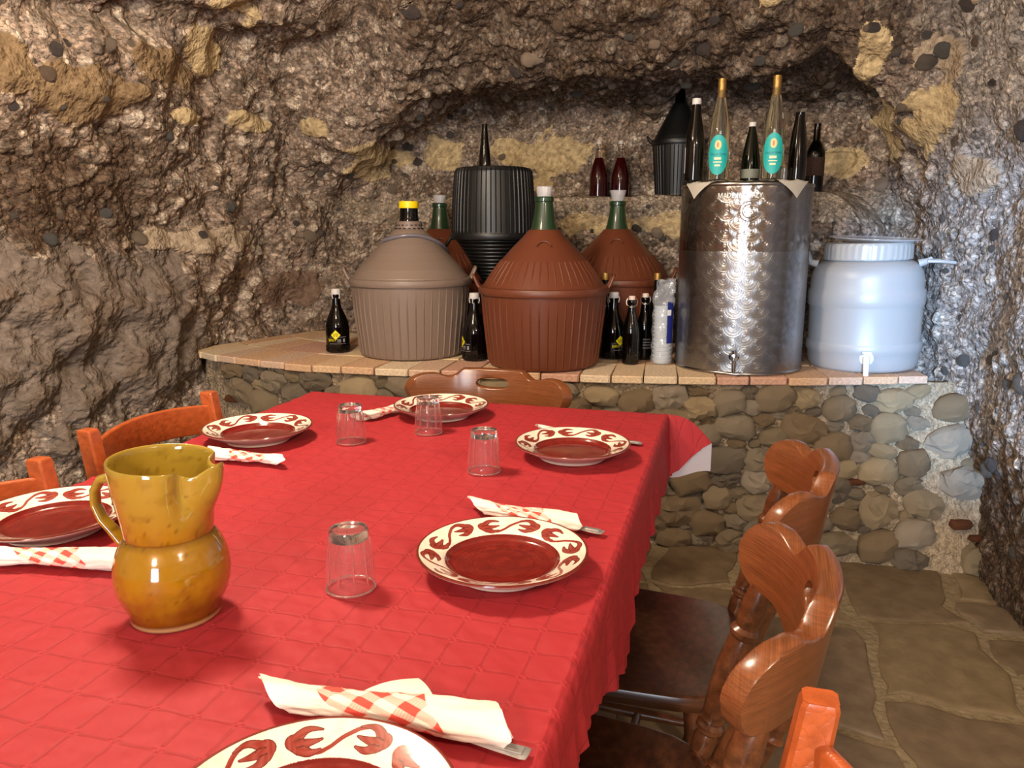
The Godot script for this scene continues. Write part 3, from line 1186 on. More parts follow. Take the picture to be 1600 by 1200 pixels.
# ------------------------------------------------------------------ steel tank and white barrel
func damascene() -> ImageTexture:
	var w := 256
	var h := 192
	var img := Image.create(w, h, false, Image.FORMAT_RGB8)
	var r := RandomNumberGenerator.new()
	r.seed = 3
	var groove := PackedFloat32Array()
	for i in 256:
		groove.append(r.randf_range(-1.0, 1.0))
	for y in h:
		for x in w:
			# discs on a staggered lattice; the one set lowest in the picture lies on top
			var best := -1e9
			var dir := Vector2.ZERO
			var rad := 0.0
			for cx in range(-1, 4):
				for cy in range(-2, 4):
					var c := Vector2(cx * 128.0, cy * 192.0 + (96.0 if posmod(cx, 2) == 1 else 0.0))
					var d := Vector2(x, y) - c
					if d.length() < 112.0 and c.y > best:
						best = c.y
						dir = d.normalized()
						rad = d.length()
			var t := groove[int(rad * 0.8) & 255] * 0.32
			var n := Vector3(dir.x * t, -dir.y * t, 1.0).normalized()
			img.set_pixel(x, y, Color(n.x * 0.5 + 0.5, n.y * 0.5 + 0.5, n.z * 0.5 + 0.5))
	return ImageTexture.create_from_image(img)

func build_tank_and_barrel() -> void:
	var swirl := damascene()
	var steel := mat(Color(0.62, 0.60, 0.59), 0.15, 1.0)
	steel.normal_enabled = true
	steel.normal_texture = swirl
	steel.normal_scale = 1.0
	steel.uv1_scale = Vector3(17, 1, 1)
	var film := steel.duplicate()
	film.roughness = 0.30
	film.albedo_color = Color(0.62, 0.62, 0.63)
	var plain := mat(Color(0.62, 0.61, 0.6), 0.22, 1.0)
	var letters := mat(Color(0.9, 0.9, 0.9), 0.35, 0.4)
	var chrome := mat(Color(0.75, 0.75, 0.76), 0.1, 1.0)
	var o := thing("wine_tank", "tall cylindrical stainless steel wine tank with swirled finish and small tap", "tank", Vector3(0.033, TOP, -3.268))
	var R := 0.250
	var b := MB.new()
	b.lathe([Vector2(R, 0.012), Vector2(R, 0.24), Vector2(R, 0.468)], 96, null, 1.0, 0.456 / 0.07)
	obj("lower_shell", b.mesh(), film, o).set_meta("label", "hazy film-covered lower shell")
	b = MB.new()
	b.lathe([Vector2(R + 0.0004, 0.468), Vector2(R + 0.0004, 0.60), Vector2(R + 0.0004, 0.708)], 96, null, 1.0, 0.24 / 0.07)
	obj("upper_shell", b.mesh(), steel, o)
	b = MB.new()
	b.lathe([Vector2(0.001, 0.0), Vector2(R + 0.002, 0.0), Vector2(R + 0.004, 0.004), Vector2(R + 0.003, 0.010), Vector2(R, 0.013)], 96)
	obj("bottom_rim", b.mesh(), plain, o)
	b = MB.new()
	b.lathe([Vector2(R, 0.706), Vector2(R + 0.003, 0.709), Vector2(R + 0.004, 0.714), Vector2(R + 0.002, 0.719), Vector2(R - 0.004, 0.720), Vector2(R - 0.008, 0.714), Vector2(R - 0.010, 0.705), Vector2(0.001, 0.705)], 96)
	obj("top_rim", b.mesh(), plain, o)
	obj("lettering", bent_text("MADE IN ITALY", 0.024, R, Vector2(-0.025, 0.672), 0.004), letters, o)
	for rr in [0.036, 0.024]:
		b = MB.new()
		var ring := []
		for i in 33:
			var a := TAU * i / 32.0
			var x: float = 0.012 + rr * cos(a)
			ring.append(Vector3((R + 0.0005) * sin(x / R), 0.615 + rr * sin(a), (R + 0.0005) * cos(x / R)))
		b.tube(ring, 0.0018, 6, false)
		obj("emblem_ring", b.mesh(), chrome, o)
	obj("lettering", bent_text("SP", 0.026, R, Vector2(0.012, 0.606), 0.004), letters, o)
	# tap
	b = MB.new()
	b.xf = Transform3D(Basis(Vector3.RIGHT, PI / 2), Vector3(-0.012, 0.075, R - 0.002))
	b.lathe([Vector2(0.020, 0.0), Vector2(0.020, 0.006), Vector2(0.013, 0.009), Vector2(0.0115, 0.012), Vector2(0.0115, 0.035), Vector2(0.014, 0.037), Vector2(0.014, 0.047), Vector2(0.001, 0.048)], 24)
	var tap := obj("tap", b.mesh(), chrome, o)
	b = MB.new()
	b.tube([Vector3(-0.012, 0.082, R + 0.036), Vector3(-0.012, 0.064, R + 0.038), Vector3(-0.012, 0.018, R + 0.038)], [0.009, 0.0085, 0.0075], 16)
	obj("spout", b.mesh(), chrome, tap)
	b = MB.new()
	b.tube([Vector3(-0.012, 0.075, R + 0.036), Vector3(-0.012, 0.102, R + 0.036)], 0.0085, 14)
	b.box(Vector3(-0.030, 0.104, R + 0.036), Vector3(0.052, 0.005, 0.010), 0.0015)
	obj("lever", b.mesh(), chrome, tap)
	# paper cloth laid over the lid, corners hanging
	var paper := mat(Color(0.72, 0.69, 0.64), 0.9)
	b = MB.new()
	var ns := noise(FastNoiseLite.TYPE_SIMPLEX, 14.0, 3, 5)
	var rows := []
	for j in 45:
		var row := PackedVector3Array()
		for i in 45:
			var u := Vector2(i / 44.0 - 0.5, j / 44.0 - 0.5).rotated(0.04) * 0.435
			u.y += 0.01
			var d := u.length()
			var q := Vector3(u.x, 0.7235 + maxf(0.0, ns.get_noise_2d(u.x, u.y)) * 0.006, u.y)
			var lim := R + 0.003
			if d > lim:
				var over := d - lim
				var dirv := u / d
				q = Vector3(dirv.x * (lim + 0.006 + over * 0.12), 0.7235 - over * 1.0, dirv.y * (lim + 0.006 + over * 0.12))
			elif d > lim - 0.05:
				q.y += 0.005 * maxf(0.0, ns.get_noise_2d(u.x * 2.0, u.y * 2.0)) 
			row.append(q)
		rows.append(row)
	rows.reverse()
	b.grid(rows)
	var cl := obj("paper_cloth", b.mesh(60.0), paper)
	cl.position = o.position
	tag(cl, "off-white paper cloth draped over the steel tank lid, corners hanging", "cloth")
	# barrel
	var hd := mat(Color(0.62, 0.62, 0.62), 0.38)
	hd.subsurf_scatter_enabled = true
	hd.subsurf_scatter_strength = 0.25
	o = thing("plastic_barrel", "white plastic barrel with screw lid and small tap at the ledge's right end", "barrel", Vector3(0.528, TOP, -3.395), deg_to_rad(-8))
	o.rotation.z = deg_to_rad(1.6)
	o.scale = Vector3(0.96, 1.0, 0.96)
	b = MB.new()
	b.lathe([Vector2(0.001, 0.0), Vector2(0.19, 0.0), Vector2(0.205, 0.004), Vector2(0.213, 0.016), Vector2(0.219, 0.045), Vector2(0.220, 0.068), Vector2(0.2265, 0.074), Vector2(0.2275, 0.09), Vector2(0.2265, 0.108), Vector2(0.2195, 0.114), Vector2(0.2195, 0.18), Vector2(0.2195, 0.248),
		Vector2(0.2265, 0.255), Vector2(0.2280, 0.28), Vector2(0.2270, 0.312), Vector2(0.2195, 0.320), Vector2(0.218, 0.36), Vector2(0.213, 0.385), Vector2(0.203, 0.403), Vector2(0.188, 0.417), Vector2(0.170, 0.426), Vector2(0.160, 0.430), Vector2(0.158, 0.45)], 80)
	obj("body", b.mesh(50.0), hd, o)
	b = MB.new()
	b.lathe([Vector2(0.158, 0.432), Vector2(0.169, 0.432), Vector2(0.1705, 0.436), Vector2(0.1700, 0.487), Vector2(0.166, 0.496), Vector2(0.150, 0.499), Vector2(0.145, 0.495), Vector2(0.001, 0.494)], 160, func(a: float, y: float, r: float) -> float:
		return r + (0.0016 if y > 0.434 and y < 0.49 and r > 0.165 and fposmod(a * 40.0 / TAU, 1.0) < 0.5 else 0.0))
	obj("lid", b.mesh(30.0), mat(Color(0.64, 0.64, 0.63), 0.35), o)
	for side in [-1.0, 1.0]:
		b = MB.new()
		b.tube([Vector3(side * 0.190, 0.415, 0.03), Vector3(side * 0.222, 0.424, 0.03), Vector3(side * 0.236, 0.435, 0.025)], [0.017, 0.012, 0.008], 10)
		var up := 0.085 if side < 0.0 else -0.012
		var outw := 0.012 if side < 0.0 else 0.085
		b.tube([Vector3(side * 0.220, 0.424, -0.045), Vector3(side * (0.232 + outw * 0.5), 0.428 + up * 0.5, -0.048), Vector3(side * (0.232 + outw), 0.428 + up, -0.03), Vector3(side * (0.232 + outw), 0.428 + up, 0.03), Vector3(side * (0.232 + outw * 0.5), 0.428 + up * 0.5, 0.048), Vector3(side * 0.220, 0.424, 0.045)], 0.0075, 8)
		obj("handle", b.mesh(50.0), hd, o)
	b = MB.new()
	b.xf = Transform3D(Basis(Vector3.RIGHT, PI / 2), Vector3(0.016, 0.062, 0.212))
	b.lathe([Vector2(0.026, 0.0), Vector2(0.026, 0.012), Vector2(0.018, 0.015), Vector2(0.012, 0.018), Vector2(0.012, 0.045), Vector2(0.001, 0.046)], 20)
	b.xf = Transform3D.IDENTITY
	b.tube([Vector3(0.016, 0.075, 0.252), Vector3(0.016, 0.05, 0.256), Vector3(0.016, -0.016, 0.257)], [0.013, 0.012, 0.010], 12)
	b.box(Vector3(0.016, 0.088, 0.25), Vector3(0.035, 0.008, 0.012), 0.002)
	obj("tap", b.mesh(), mat(Color(0.88, 0.89, 0.9), 0.3), o)
	# clear lid lying on top
	var clear := mat(Color(0.88, 0.89, 0.92, 0.30), 0.12)
	clear.transparency = BaseMaterial3D.TRANSPARENCY_ALPHA
	b = MB.new()
	b.lathe([Vector2(0.001, 0.0), Vector2(0.10, 0.001), Vector2(0.135, 0.004), Vector2(0.168, 0.012), Vector2(0.172, 0.014), Vector2(0.172, 0.017), Vector2(0.166, 0.015), Vector2(0.13, 0.007), Vector2(0.001, 0.004)], 56)
	var lid := obj("clear_lid", b.mesh(), clear)
	lid.position = Vector3(0.535, TOP + 0.500, -3.39)
	lid.rotation = Vector3(0.03, 0, -0.03)
	tag(lid, "clear plastic saucer-shaped lid lying on top of the white barrel", "lid")

# ------------------------------------------------------------------ bottles
func bottle(called: String, label: String, at: Vector3, prof: Array, m: Material, turn := 0.0, group := "") -> Node3D:
	var o := thing(called, label, "bottle", at, turn, group)
	var b := MB.new()
	b.lathe(prof, 36)
	obj("body", b.mesh(35.0), m, o)
	return o

func cap_on(o: Node3D, r: float, y: float, h: float, m: Material, called := "cap") -> void:
	var b := MB.new()
	b.lathe([Vector2(r * 0.8, y), Vector2(r, y), Vector2(r * 1.03, y + h * 0.1), Vector2(r * 1.0, y + h * 0.85), Vector2(r * 0.9, y + h), Vector2(0.0005, y + h)], 24)
	obj(called, b.mesh(), m, o)

func wire_bail(o: Node3D, r: float, y: float, top: float, m: Material) -> void:
	var b := MB.new()
	b.tube([Vector3(-r, top, 0), Vector3(-r * 1.35, lerpf(y, top, 0.5), 0.002), Vector3(-r * 1.1, y, 0.006), Vector3(0, y - 0.004, r * 1.05), Vector3(r * 1.1, y, 0.006), Vector3(r * 1.35, lerpf(y, top, 0.5), 0.002), Vector3(r, top, 0)], 0.0014, 6)
	var ring := []
	for i in 17:
		var a := TAU * i / 16.0
		ring.append(Vector3(r * 0.98 * cos(a), y - 0.006, r * 0.98 * sin(a)))
	b.tube(ring, 0.0013, 6, false)
	obj("wire_bail", b.mesh(), m, o)

func beer_label(o: Node3D, r: float, mid: float) -> void:
	var yellow := mat(Color(0.93, 0.86, 0.05), 0.5)
	var ink := mat(Color(0.12, 0.11, 0.02), 0.6)
	var pale := mat(Color(0.55, 0.55, 0.58), 0.6)
	var rows := []
	for j in 13:
		var y := -0.021 + 0.042 * j / 12.0
		var hw := 0.021 - absf(y) + 0.0008
		var row := []
		for i in 7:
			row.append(Vector2(mid + hw * (i / 3.0 - 1.0), 0.083 + y))
		rows.append(row)
	var d := obj("label", bent_patch(rows, r + 0.0012), yellow, o)
	d.set_meta("label", "yellow diamond label")
	obj("lettering", bent_text("VB", 0.021, r + 0.0014, Vector2(mid, 0.082), 0.0003), ink, d)
	obj("lettering", bent_text("BRUT", 0.016, r + 0.0006, Vector2(mid - 0.017, 0.060), 0.0004, "Droid Sans", 0.08), yellow, o)
	obj("label_line", bent_patch(rect_rows(mid - 0.03, 0.0725, mid + 0.048, 0.0740), r + 0.0005), pale, o)
	obj("label_line", bent_patch(rect_rows(mid - 0.03, 0.0425, mid + 0.048, 0.0437), r + 0.0005), pale, o)
	for k in 3:
		obj("label_line", bent_patch(rect_rows(mid + 0.006, 0.0505 + k * 0.0055, mid + 0.024, 0.0528 + k * 0.0055), r + 0.0005), pale, o)
	obj("label_block", bent_patch(rect_rows(mid + 0.033, 0.0500, mid + 0.042, 0.0655), r + 0.0005), pale, o)
	# cross-hatched glass near the foot
	var b := MB.new()
	for j in 4:
		for i in 26:
			var a := TAU * (i + 0.5 * (j % 2)) / 26.0
			b.xf = Transform3D(Basis(Vector3.UP, -a + PI / 2).rotated(Vector3(cos(a), 0, sin(a)), PI / 4), Vector3(cos(a) * (r - 0.0005), 0.010 + j * 0.0062, sin(a) * (r - 0.0005)))
			b.box(Vector3.ZERO, Vector3(0.0075, 0.0075, 0.004), 0.0012)
	obj("hatching", b.mesh(), M.black_glass, o).set_meta("kind", "stuff")

func build_bottles() -> void:
	M.black_glass = mat(Color(0.010, 0.009, 0.009), 0.06, 0.0, 0.55)
	var bg: Material = M.black_glass
	var white := mat(Color(0.80, 0.78, 0.77), 0.45)
	var wire := mat(Color(0.7, 0.68, 0.65), 0.3, 1.0)
	var gold := mat(Color(0.62, 0.48, 0.26), 0.42, 0.7)
	# fat sparkling-wine bottles with white clip caps
	var fat := [Vector2(0.001, 0.003), Vector2(0.04, 0.0), Vector2(0.049, 0.003), Vector2(0.0525, 0.012), Vector2(0.0528, 0.06), Vector2(0.0530, 0.115), Vector2(0.0500, 0.135), Vector2(0.0420, 0.158), Vector2(0.0325, 0.180), Vector2(0.0235, 0.200), Vector2(0.0190, 0.218), Vector2(0.0175, 0.245), Vector2(0.0175, 0.252), Vector2(0.0195, 0.256), Vector2(0.0190, 0.262), Vector2(0.0165, 0.27), Vector2(0.001, 0.271)]
	var proto := bottle("wine_bottle", "black bottle with yellow diamond label, alone at the left end of the ledge", Vector3(-1.715, TOP, -3.125), fat, bg, deg_to_rad(27), "black bottles with white clip caps")
	cap_on(proto, 0.021, 0.262, 0.024, white)
	var b := MB.new()
	for i in 4:
		b = MB.new()
		var a := TAU * (i + 0.5) / 4.0
		var d := Vector3(cos(a), 0, sin(a))
		b.tube([d * 0.021 + Vector3(0, 0.268, 0), d * 0.0225 + Vector3(0, 0.255, 0), d * 0.0195 + Vector3(0, 0.243, 0)], 0.0022, 6)
		obj("clip", b.mesh(), white, proto)
	beer_label(proto, 0.0530, -0.008)
	copy(proto, "black clip-cap bottle right of the grey demijohn, label turned to the left", Vector3(-1.046, TOP, -3.09), deg_to_rad(-45))
	copy(proto, "black clip-cap bottle half hidden behind its twin beside the grey demijohn", Vector3(-1.030, TOP, -3.235), deg_to_rad(-150))
	copy(proto, "black clip-cap bottle with half its yellow label showing, right of the brown demijohn", Vector3(-0.483, TOP, -3.29), deg_to_rad(52))
	# swing-top bottles
	var swing := [Vector2(0.001, 0.002), Vector2(0.030, 0.0), Vector2(0.0350, 0.004), Vector2(0.0358, 0.012), Vector2(0.0358, 0.125), Vector2(0.0335, 0.150), Vector2(0.0265, 0.180), Vector2(0.0205, 0.200), Vector2(0.0165, 0.222), Vector2(0.0150, 0.245), Vector2(0.0168, 0.248), Vector2(0.0168, 0.262), Vector2(0.014, 0.266), Vector2(0.001, 0.267)]
	proto = bottle("swing_top_bottle", "plain black swing-top bottle standing in front, white stopper and wire", Vector3(-0.392, TOP, -3.175), swing, bg, 0.0, "swing-top bottles")
	cap_on(proto, 0.0135, 0.264, 0.018, mat(Color(0.85, 0.76, 0.72), 0.4), "stopper")
	wire_bail(proto, 0.0175, 0.243, 0.272, wire)
	var second := copy(proto, "black swing-top bottle behind the plain one, small printed label", Vector3(-0.352, TOP, -3.31), 0.5)
	var pale := mat(Color(0.35, 0.34, 0.33), 0.6)
	for k in 4:
		obj("label_line", bent_patch(rect_rows(-0.020, 0.05 + k * 0.012, 0.016, 0.056 + k * 0.012), 0.0364), pale, second)
	# clear and green bottles with gold caps behind
	var wine := [Vector2(0.001, 0.004), Vector2(0.033, 0.0), Vector2(0.0375, 0.004), Vector2(0.038, 0.012), Vector2(0.038, 0.20), Vector2(0.0345, 0.225), Vector2(0.022, 0.262), Vector2(0.0155, 0.285), Vector2(0.0145, 0.33), Vector2(0.016, 0.333), Vector2(0.016, 0.343), Vector2(0.001, 0.344)]
	var smoky := mat(Color(0.06, 0.055, 0.045), 0.05)
	var o := bottle("wine_bottle", "smoky glass bottle with gold screw cap behind the wrapped cups", Vector3(-0.315, TOP, -3.42), wine, smoky, 0.0, "bottles with gold screw caps")
	cap_on(o, 0.0165, 0.332, 0.03, gold)
	o = bottle("wine_bottle", "bottle with gold screw cap showing over the front brown demijohn's handle", Vector3(-0.535, TOP, -3.37), wine, smoky, 0.0, "bottles with gold screw caps")
	cap_on(o, 0.0165, 0.332, 0.03, gold)
	# wrapped stack of plastic cups
	o = thing("cup_sleeve", "clear plastic sleeve of stacked white cups leaning by the steel tank", "cups", Vector3(-0.268, TOP, -3.215))
	var cupm := mat(Color(0.80, 0.84, 0.88), 0.35)
	for k in 14:
		b = MB.new()
		var y := 0.004 + k * 0.017
		b.lathe([Vector2(0.032, y), Vector2(0.0355, y + 0.008), Vector2(0.0385, y + 0.013), Vector2(0.0385, y + 0.0155), Vector2(0.030, y + 0.0165)], 24)
		obj("cup", b.mesh(), cupm, o)
	var filmm := mat(Color(0.86, 0.88, 0.92, 0.22), 0.1)
	filmm.transparency = BaseMaterial3D.TRANSPARENCY_ALPHA
	b = MB.new()
	var ns := noise(FastNoiseLite.TYPE_SIMPLEX, 22.0, 3, 44)
	var rows := []
	for j in 41:
		var y := 0.002 + 0.35 * j / 40.0
		var row := PackedVector3Array()
		for i in 40:
			var a := TAU * i / 40.0
			var r := 0.0425 + 0.002 * sin(j * 0.9)
			if y > 0.25:
				r = lerpf(0.043, 0.026, ss(0.25, 0.35, y))
			var q := Vector3(r * cos(a), y, -r * sin(a))
			r += ns.get_noise_3d(q.x, q.y * 0.7, q.z) * lerpf(0.004, 0.03, ss(0.22, 0.33, y))
			row.append(Vector3(r * cos(a) + 0.012 * ss(0.24, 0.35, y), y + ns.get_noise_3d(q.x + 4.0, q.y, q.z) * 0.012 * ss(0.3, 0.35, y), -r * sin(a)))
		rows.append(row)
	b.grid(rows, true)
	obj("plastic_film", b.mesh(70.0), filmm, o)
	obj("blue_label", bent_patch(rect_rows(0.022, 0.09, 0.052, 0.26), 0.0455), mat(Color(0.03, 0.10, 0.45), 0.5), o)
	obj("white_label", bent_patch(rect_rows(0.022, 0.205, 0.040, 0.228), 0.0462), mat(Color(0.85, 0.86, 0.88), 0.5), o)
	# on the tank
	var lidtop := TOP + 0.732
	var hock := [Vector2(0.001, 0.004), Vector2(0.034, 0.0), Vector2(0.0385, 0.004), Vector2(0.0395, 0.014), Vector2(0.0395, 0.150), Vector2(0.0375, 0.185), Vector2(0.0320, 0.225), Vector2(0.0240, 0.265), Vector2(0.0175, 0.300), Vector2(0.0145, 0.330), Vector2(0.0138, 0.360), Vector2(0.0138, 0.366), Vector2(0.001, 0.367)]
	var hockglass := glass(Color(0.94, 0.94, 0.86))
	proto = bottle("white_wine_bottle", "tall clear white-wine bottle with turquoise oval label and gold capsule, left of the pair", Vector3(-0.077, lidtop, -3.14), hock, hockglass, deg_to_rad(-4), "tall bottles with turquoise oval labels")
	b = MB.new()
	b.lathe([Vector2(0.0142, 0.300), Vector2(0.0150, 0.300), Vector2(0.0147, 0.345), Vector2(0.0155, 0.347), Vector2(0.0155, 0.354), Vector2(0.0147, 0.356), Vector2(0.0145, 0.368), Vector2(0.001, 0.369)], 28)
	obj("capsule", b.mesh(), gold, proto)
	var lab := obj("label", bent_patch(ellipse_rows(0, 0.092, 0.041, 0.073), 0.0399), mat(Color(0.11, 0.66, 0.65), 0.5), proto)
	lab.set_meta("label", "turquoise oval label")
	obj("emblem", bent_patch(ellipse_rows(0.0, 0.128, 0.012, 0.017), 0.0402), mat(Color(0.92, 0.78, 0.50), 0.4), lab)
	obj("emblem", bent_patch(ellipse_rows(-0.001, 0.128, 0.004, 0.010), 0.0404), mat(Color(0.80, 0.45, 0.30), 0.4), lab)
	obj("lettering", bent_text("CINQUE TERRE", 0.0098, 0.0402, Vector2(0, 0.094), 0.0002), mat(Color(0.04, 0.30, 0.36), 0.5), lab)
	for k in [[0.079, 0.013, 0.0045], [0.066, 0.016, 0.0018], [0.054, 0.011, 0.0032]]:
		obj("label_line", bent_patch(rect_rows(-k[1], k[0] - k[2], k[1], k[0] + k[2]), 0.0402), mat(Color(0.90, 0.86, 0.70), 0.5), lab)
	obj("back_label", bent_patch(rect_rows(0.075, 0.050, 0.142, 0.128, 12), 0.0399), mat(Color(0.72, 0.70, 0.34), 0.6), proto)
	copy(proto, "tall clear white-wine bottle with turquoise oval label and gold capsule, right of the pair", Vector3(0.118, lidtop, -3.13), deg_to_rad(0))
	var dark := [Vector2(0.001, 0.004), Vector2(0.031, 0.0), Vector2(0.0355, 0.004), Vector2(0.0362, 0.012), Vector2(0.0362, 0.135), Vector2(0.0340, 0.165), Vector2(0.0275, 0.20), Vector2(0.0205, 0.24), Vector2(0.0165, 0.272), Vector2(0.0160, 0.288), Vector2(0.001, 0.289)]
	o = bottle("wine_bottle", "black bottle with white screw cap and side label, left on the tank", Vector3(-0.168, lidtop, -3.16), dark, bg)
	cap_on(o, 0.0170, 0.283, 0.022, white)
	obj("label", bent_patch(rect_rows(-0.085, 0.03, -0.040, 0.125), 0.0366), mat(Color(0.75, 0.74, 0.78), 0.6), o)
	var cone := [Vector2(0.001, 0.004), Vector2(0.032, 0.0), Vector2(0.0365, 0.005), Vector2(0.0368, 0.06), Vector2(0.0335, 0.095), Vector2(0.0265, 0.135), Vector2(0.0185, 0.175), Vector2(0.0125, 0.20), Vector2(0.0120, 0.215), Vector2(0.001, 0.216)]
	o = bottle("water_bottle", "small dark green bottle with white cap at the middle of the tank", Vector3(0.042, lidtop, -3.245), cone, mat(Color(0.02, 0.045, 0.02), 0.06))
	cap_on(o, 0.0135, 0.206, 0.016, white)
	obj("label", bent_patch(rect_rows(-0.042, 0.012, 0.042, 0.046, 14), 0.0372), mat(Color(0.46, 0.47, 0.42), 0.6), o)
	var slim := [Vector2(0.001, 0.004), Vector2(0.029, 0.0), Vector2(0.0335, 0.004), Vector2(0.0335, 0.07), Vector2(0.0320, 0.12), Vector2(0.0265, 0.17), Vector2(0.0190, 0.215), Vector2(0.0165, 0.235), Vector2(0.0175, 0.238), Vector2(0.0175, 0.246), Vector2(0.001, 0.247)]
	o = bottle("wine_bottle", "slim open black bottle at the right edge of the tank", Vector3(0.210, lidtop, -3.20), slim, bg)
	# small tumbler beside it
	b = MB.new()
	b.lathe([Vector2(0.001, 0), Vector2(0.022, 0), Vector2(0.0245, 0.045), Vector2(0.0232, 0.045), Vector2(0.021, 0.006), Vector2(0.001, 0.006)], 24)
	var tm := obj("small_glass", b.mesh(), glass(Color(0.95, 0.95, 0.95)))
	tm.position = Vector3(0.168, lidtop, -3.235)
	tag(tm, "small clear glass between the turquoise-label bottle and the slim black one", "glass")
	# on the rock shelf
	var clearneck := [Vector2(0.001, 0.004), Vector2(0.041, 0.0), Vector2(0.0465, 0.005), Vector2(0.047, 0.02), Vector2(0.047, 0.09), Vector2(0.0455, 0.118), Vector2(0.038, 0.150), Vector2(0.028, 0.180), Vector2(0.0215, 0.200)]
	var upper := [Vector2(0.0215, 0.200), Vector2(0.0175, 0.225), Vector2(0.0160, 0.255), Vector2(0.0175, 0.258), Vector2(0.0175, 0.268), Vector2(0.001, 0.269)]
	var redm := mat(Color(0.17, 0.02, 0.024), 0.05, 0.0, 0.6)
	redm.backlight_enabled = true
	redm.backlight = Color(0.35, 0.02, 0.02)
	proto = bottle("rose_bottle", "rounded bottle of red wine with wired stopper on the rock shelf, left of two", Vector3(-0.700, 1.407, -4.10), clearneck, redm, 0.0, "red wine bottles on the rock shelf")
	b = MB.new()
	b.lathe(upper, 28)
	obj("neck", b.mesh(), glass(Color(0.9, 0.86, 0.84)), proto)
	cap_on(proto, 0.0150, 0.268, 0.018, mat(Color(0.70, 0.66, 0.62), 0.4), "stopper")
	wire_bail(proto, 0.0175, 0.248, 0.274, wire)
	copy(proto, "rounded bottle of red wine with wired stopper on the rock shelf, right of two", Vector3(-0.590, 1.407, -4.12), 0.6)
	o = bottle("wine_bottle", "dark wine bottle with brown paper label on the rock shelf, right of the tank", Vector3(0.33, 1.40, -3.86), [Vector2(0.001, 0.004), Vector2(0.036, 0.0), Vector2(0.0415, 0.005), Vector2(0.042, 0.02), Vector2(0.042, 0.175), Vector2(0.0395, 0.195), Vector2(0.027, 0.222), Vector2(0.0165, 0.24), Vector2(0.0145, 0.30), Vector2(0.016, 0.303), Vector2(0.016, 0.313), Vector2(0.001, 0.314)], bg)
	obj("label", bent_patch(rect_rows(-0.055, 0.085, 0.055, 0.165, 14), 0.0425), stone_mat(Color(0.28, 0.20, 0.16), 0.8, 0.05, 9.0), o)
	o = bottle("wine_bottle", "slender black bottle standing on the upturned black demijohn", Vector3(-1.098, 1.516, -3.41), [Vector2(0.001, 0.003), Vector2(0.024, 0.0), Vector2(0.0275, 0.004), Vector2(0.0275, 0.03), Vector2(0.0235, 0.07), Vector2(0.0185, 0.11), Vector2(0.0145, 0.15), Vector2(0.0130, 0.165), Vector2(0.0125, 0.19), Vector2(0.001, 0.192)], bg)
	b = MB.new()
	b.lathe([Vector2(0.0134, 0.142), Vector2(0.0152, 0.142), Vector2(0.0148, 0.147), Vector2(0.0134, 0.148)], 24)
	obj("neck_ring", b.mesh(), mat(Color(0.5, 0.5, 0.5), 0.3, 1.0), o)
	# odd stone left by the grey demijohn
	var st := obj("loose_stone", stone_mesh(405, 0.3, 0.4, lin(0.70, 0.58, 0.40)), M.pebble)
	st.transform = Transform3D(Basis.IDENTITY.scaled(Vector3(0.07, 0.13, 0.06)), Vector3(-1.70, TOP + 0.06, -3.36))
	tag(st, "pale yellowish stone lump on the ledge behind the grey demijohn", "stone")

# ------------------------------------------------------------------ table and cloth
const TX0 := -1.225
const TX1 := -0.148
const TZ0 := -2.05
const TZ1 := 0.32
const TY := 0.762
const HEM := [[-2.05, 0.595], [-1.68, 0.62], [-1.36, 0.617], [-1.267, 0.60], [-1.215, 0.545], [-1.15, 0.545], [-1.085, 0.570], [-0.98, 0.615], [-0.875, 0.66], [-0.80, 0.675], [-0.60, 0.65], [0.32, 0.62]]

func hem_at(z: float) -> float:
	for i in HEM.size() - 1:
		if z <= HEM[i + 1][0]:
			return lerpf(HEM[i][1], HEM[i + 1][1], clampf((z - HEM[i][0]) / (HEM[i + 1][0] - HEM[i][0]), 0, 1))
	return HEM[-1][1]

func damask() -> Array:
	# square mesh of 5.1 by 5.4 cm with a small flower at each crossing, tone on tone and faintly embossed
	var w := 204
	var h := 216
	var hd := PackedByteArray()
	var cd := PackedByteArray()
	hd.resize(w * h)
	cd.resize(w * h)
	for y in h:
		for x in w:
			var u := fposmod(float(x) / w + 0.5, 1.0) - 0.5
			var v := fposmod(float(y) / h + 0.5, 1.0) - 0.5
			# lines bow a little, so that the cells are rounded
			var lu := absf(u) - 0.010 * cos(v * TAU)
			var lv := absf(v) - 0.010 * cos(u * TAU)
			var line := maxf(exp(-pow(lu / 0.045, 4.0)), exp(-pow(lv / 0.045, 4.0)))
			var r := sqrt(u * u + v * v)
			var petal := 0.0
			for c in [[0.085, 0.0], [-0.085, 0.0], [0.0, 0.085], [0.0, -0.085]]:
				petal = maxf(petal, exp(-(pow(u - c[0], 2.0) + pow(v - c[1], 2.0)) / 0.0016))
			var lev := 0.45 + 0.22 * (0.5 - maxf(absf(u), absf(v))) * 0.0 - 0.22 * line + 0.25 * sqrt(maxf(0.0, (0.5 - absf(absf(u) - 0.5)) * (0.5 - absf(absf(v) - 0.5)))) + petal * 0.5
			var tone := 0.93 - 0.065 * line * (1.0 - ss(0.2, 0.0, r) * 0.5) + 0.07 * petal
			hd[y * w + x] = int(clampf(lev, 0, 1) * 255)
			cd[y * w + x] = int(clampf(tone, 0, 1) * 255)
	return [gray_image(w, h, hd), gray_image(w, h, cd)]

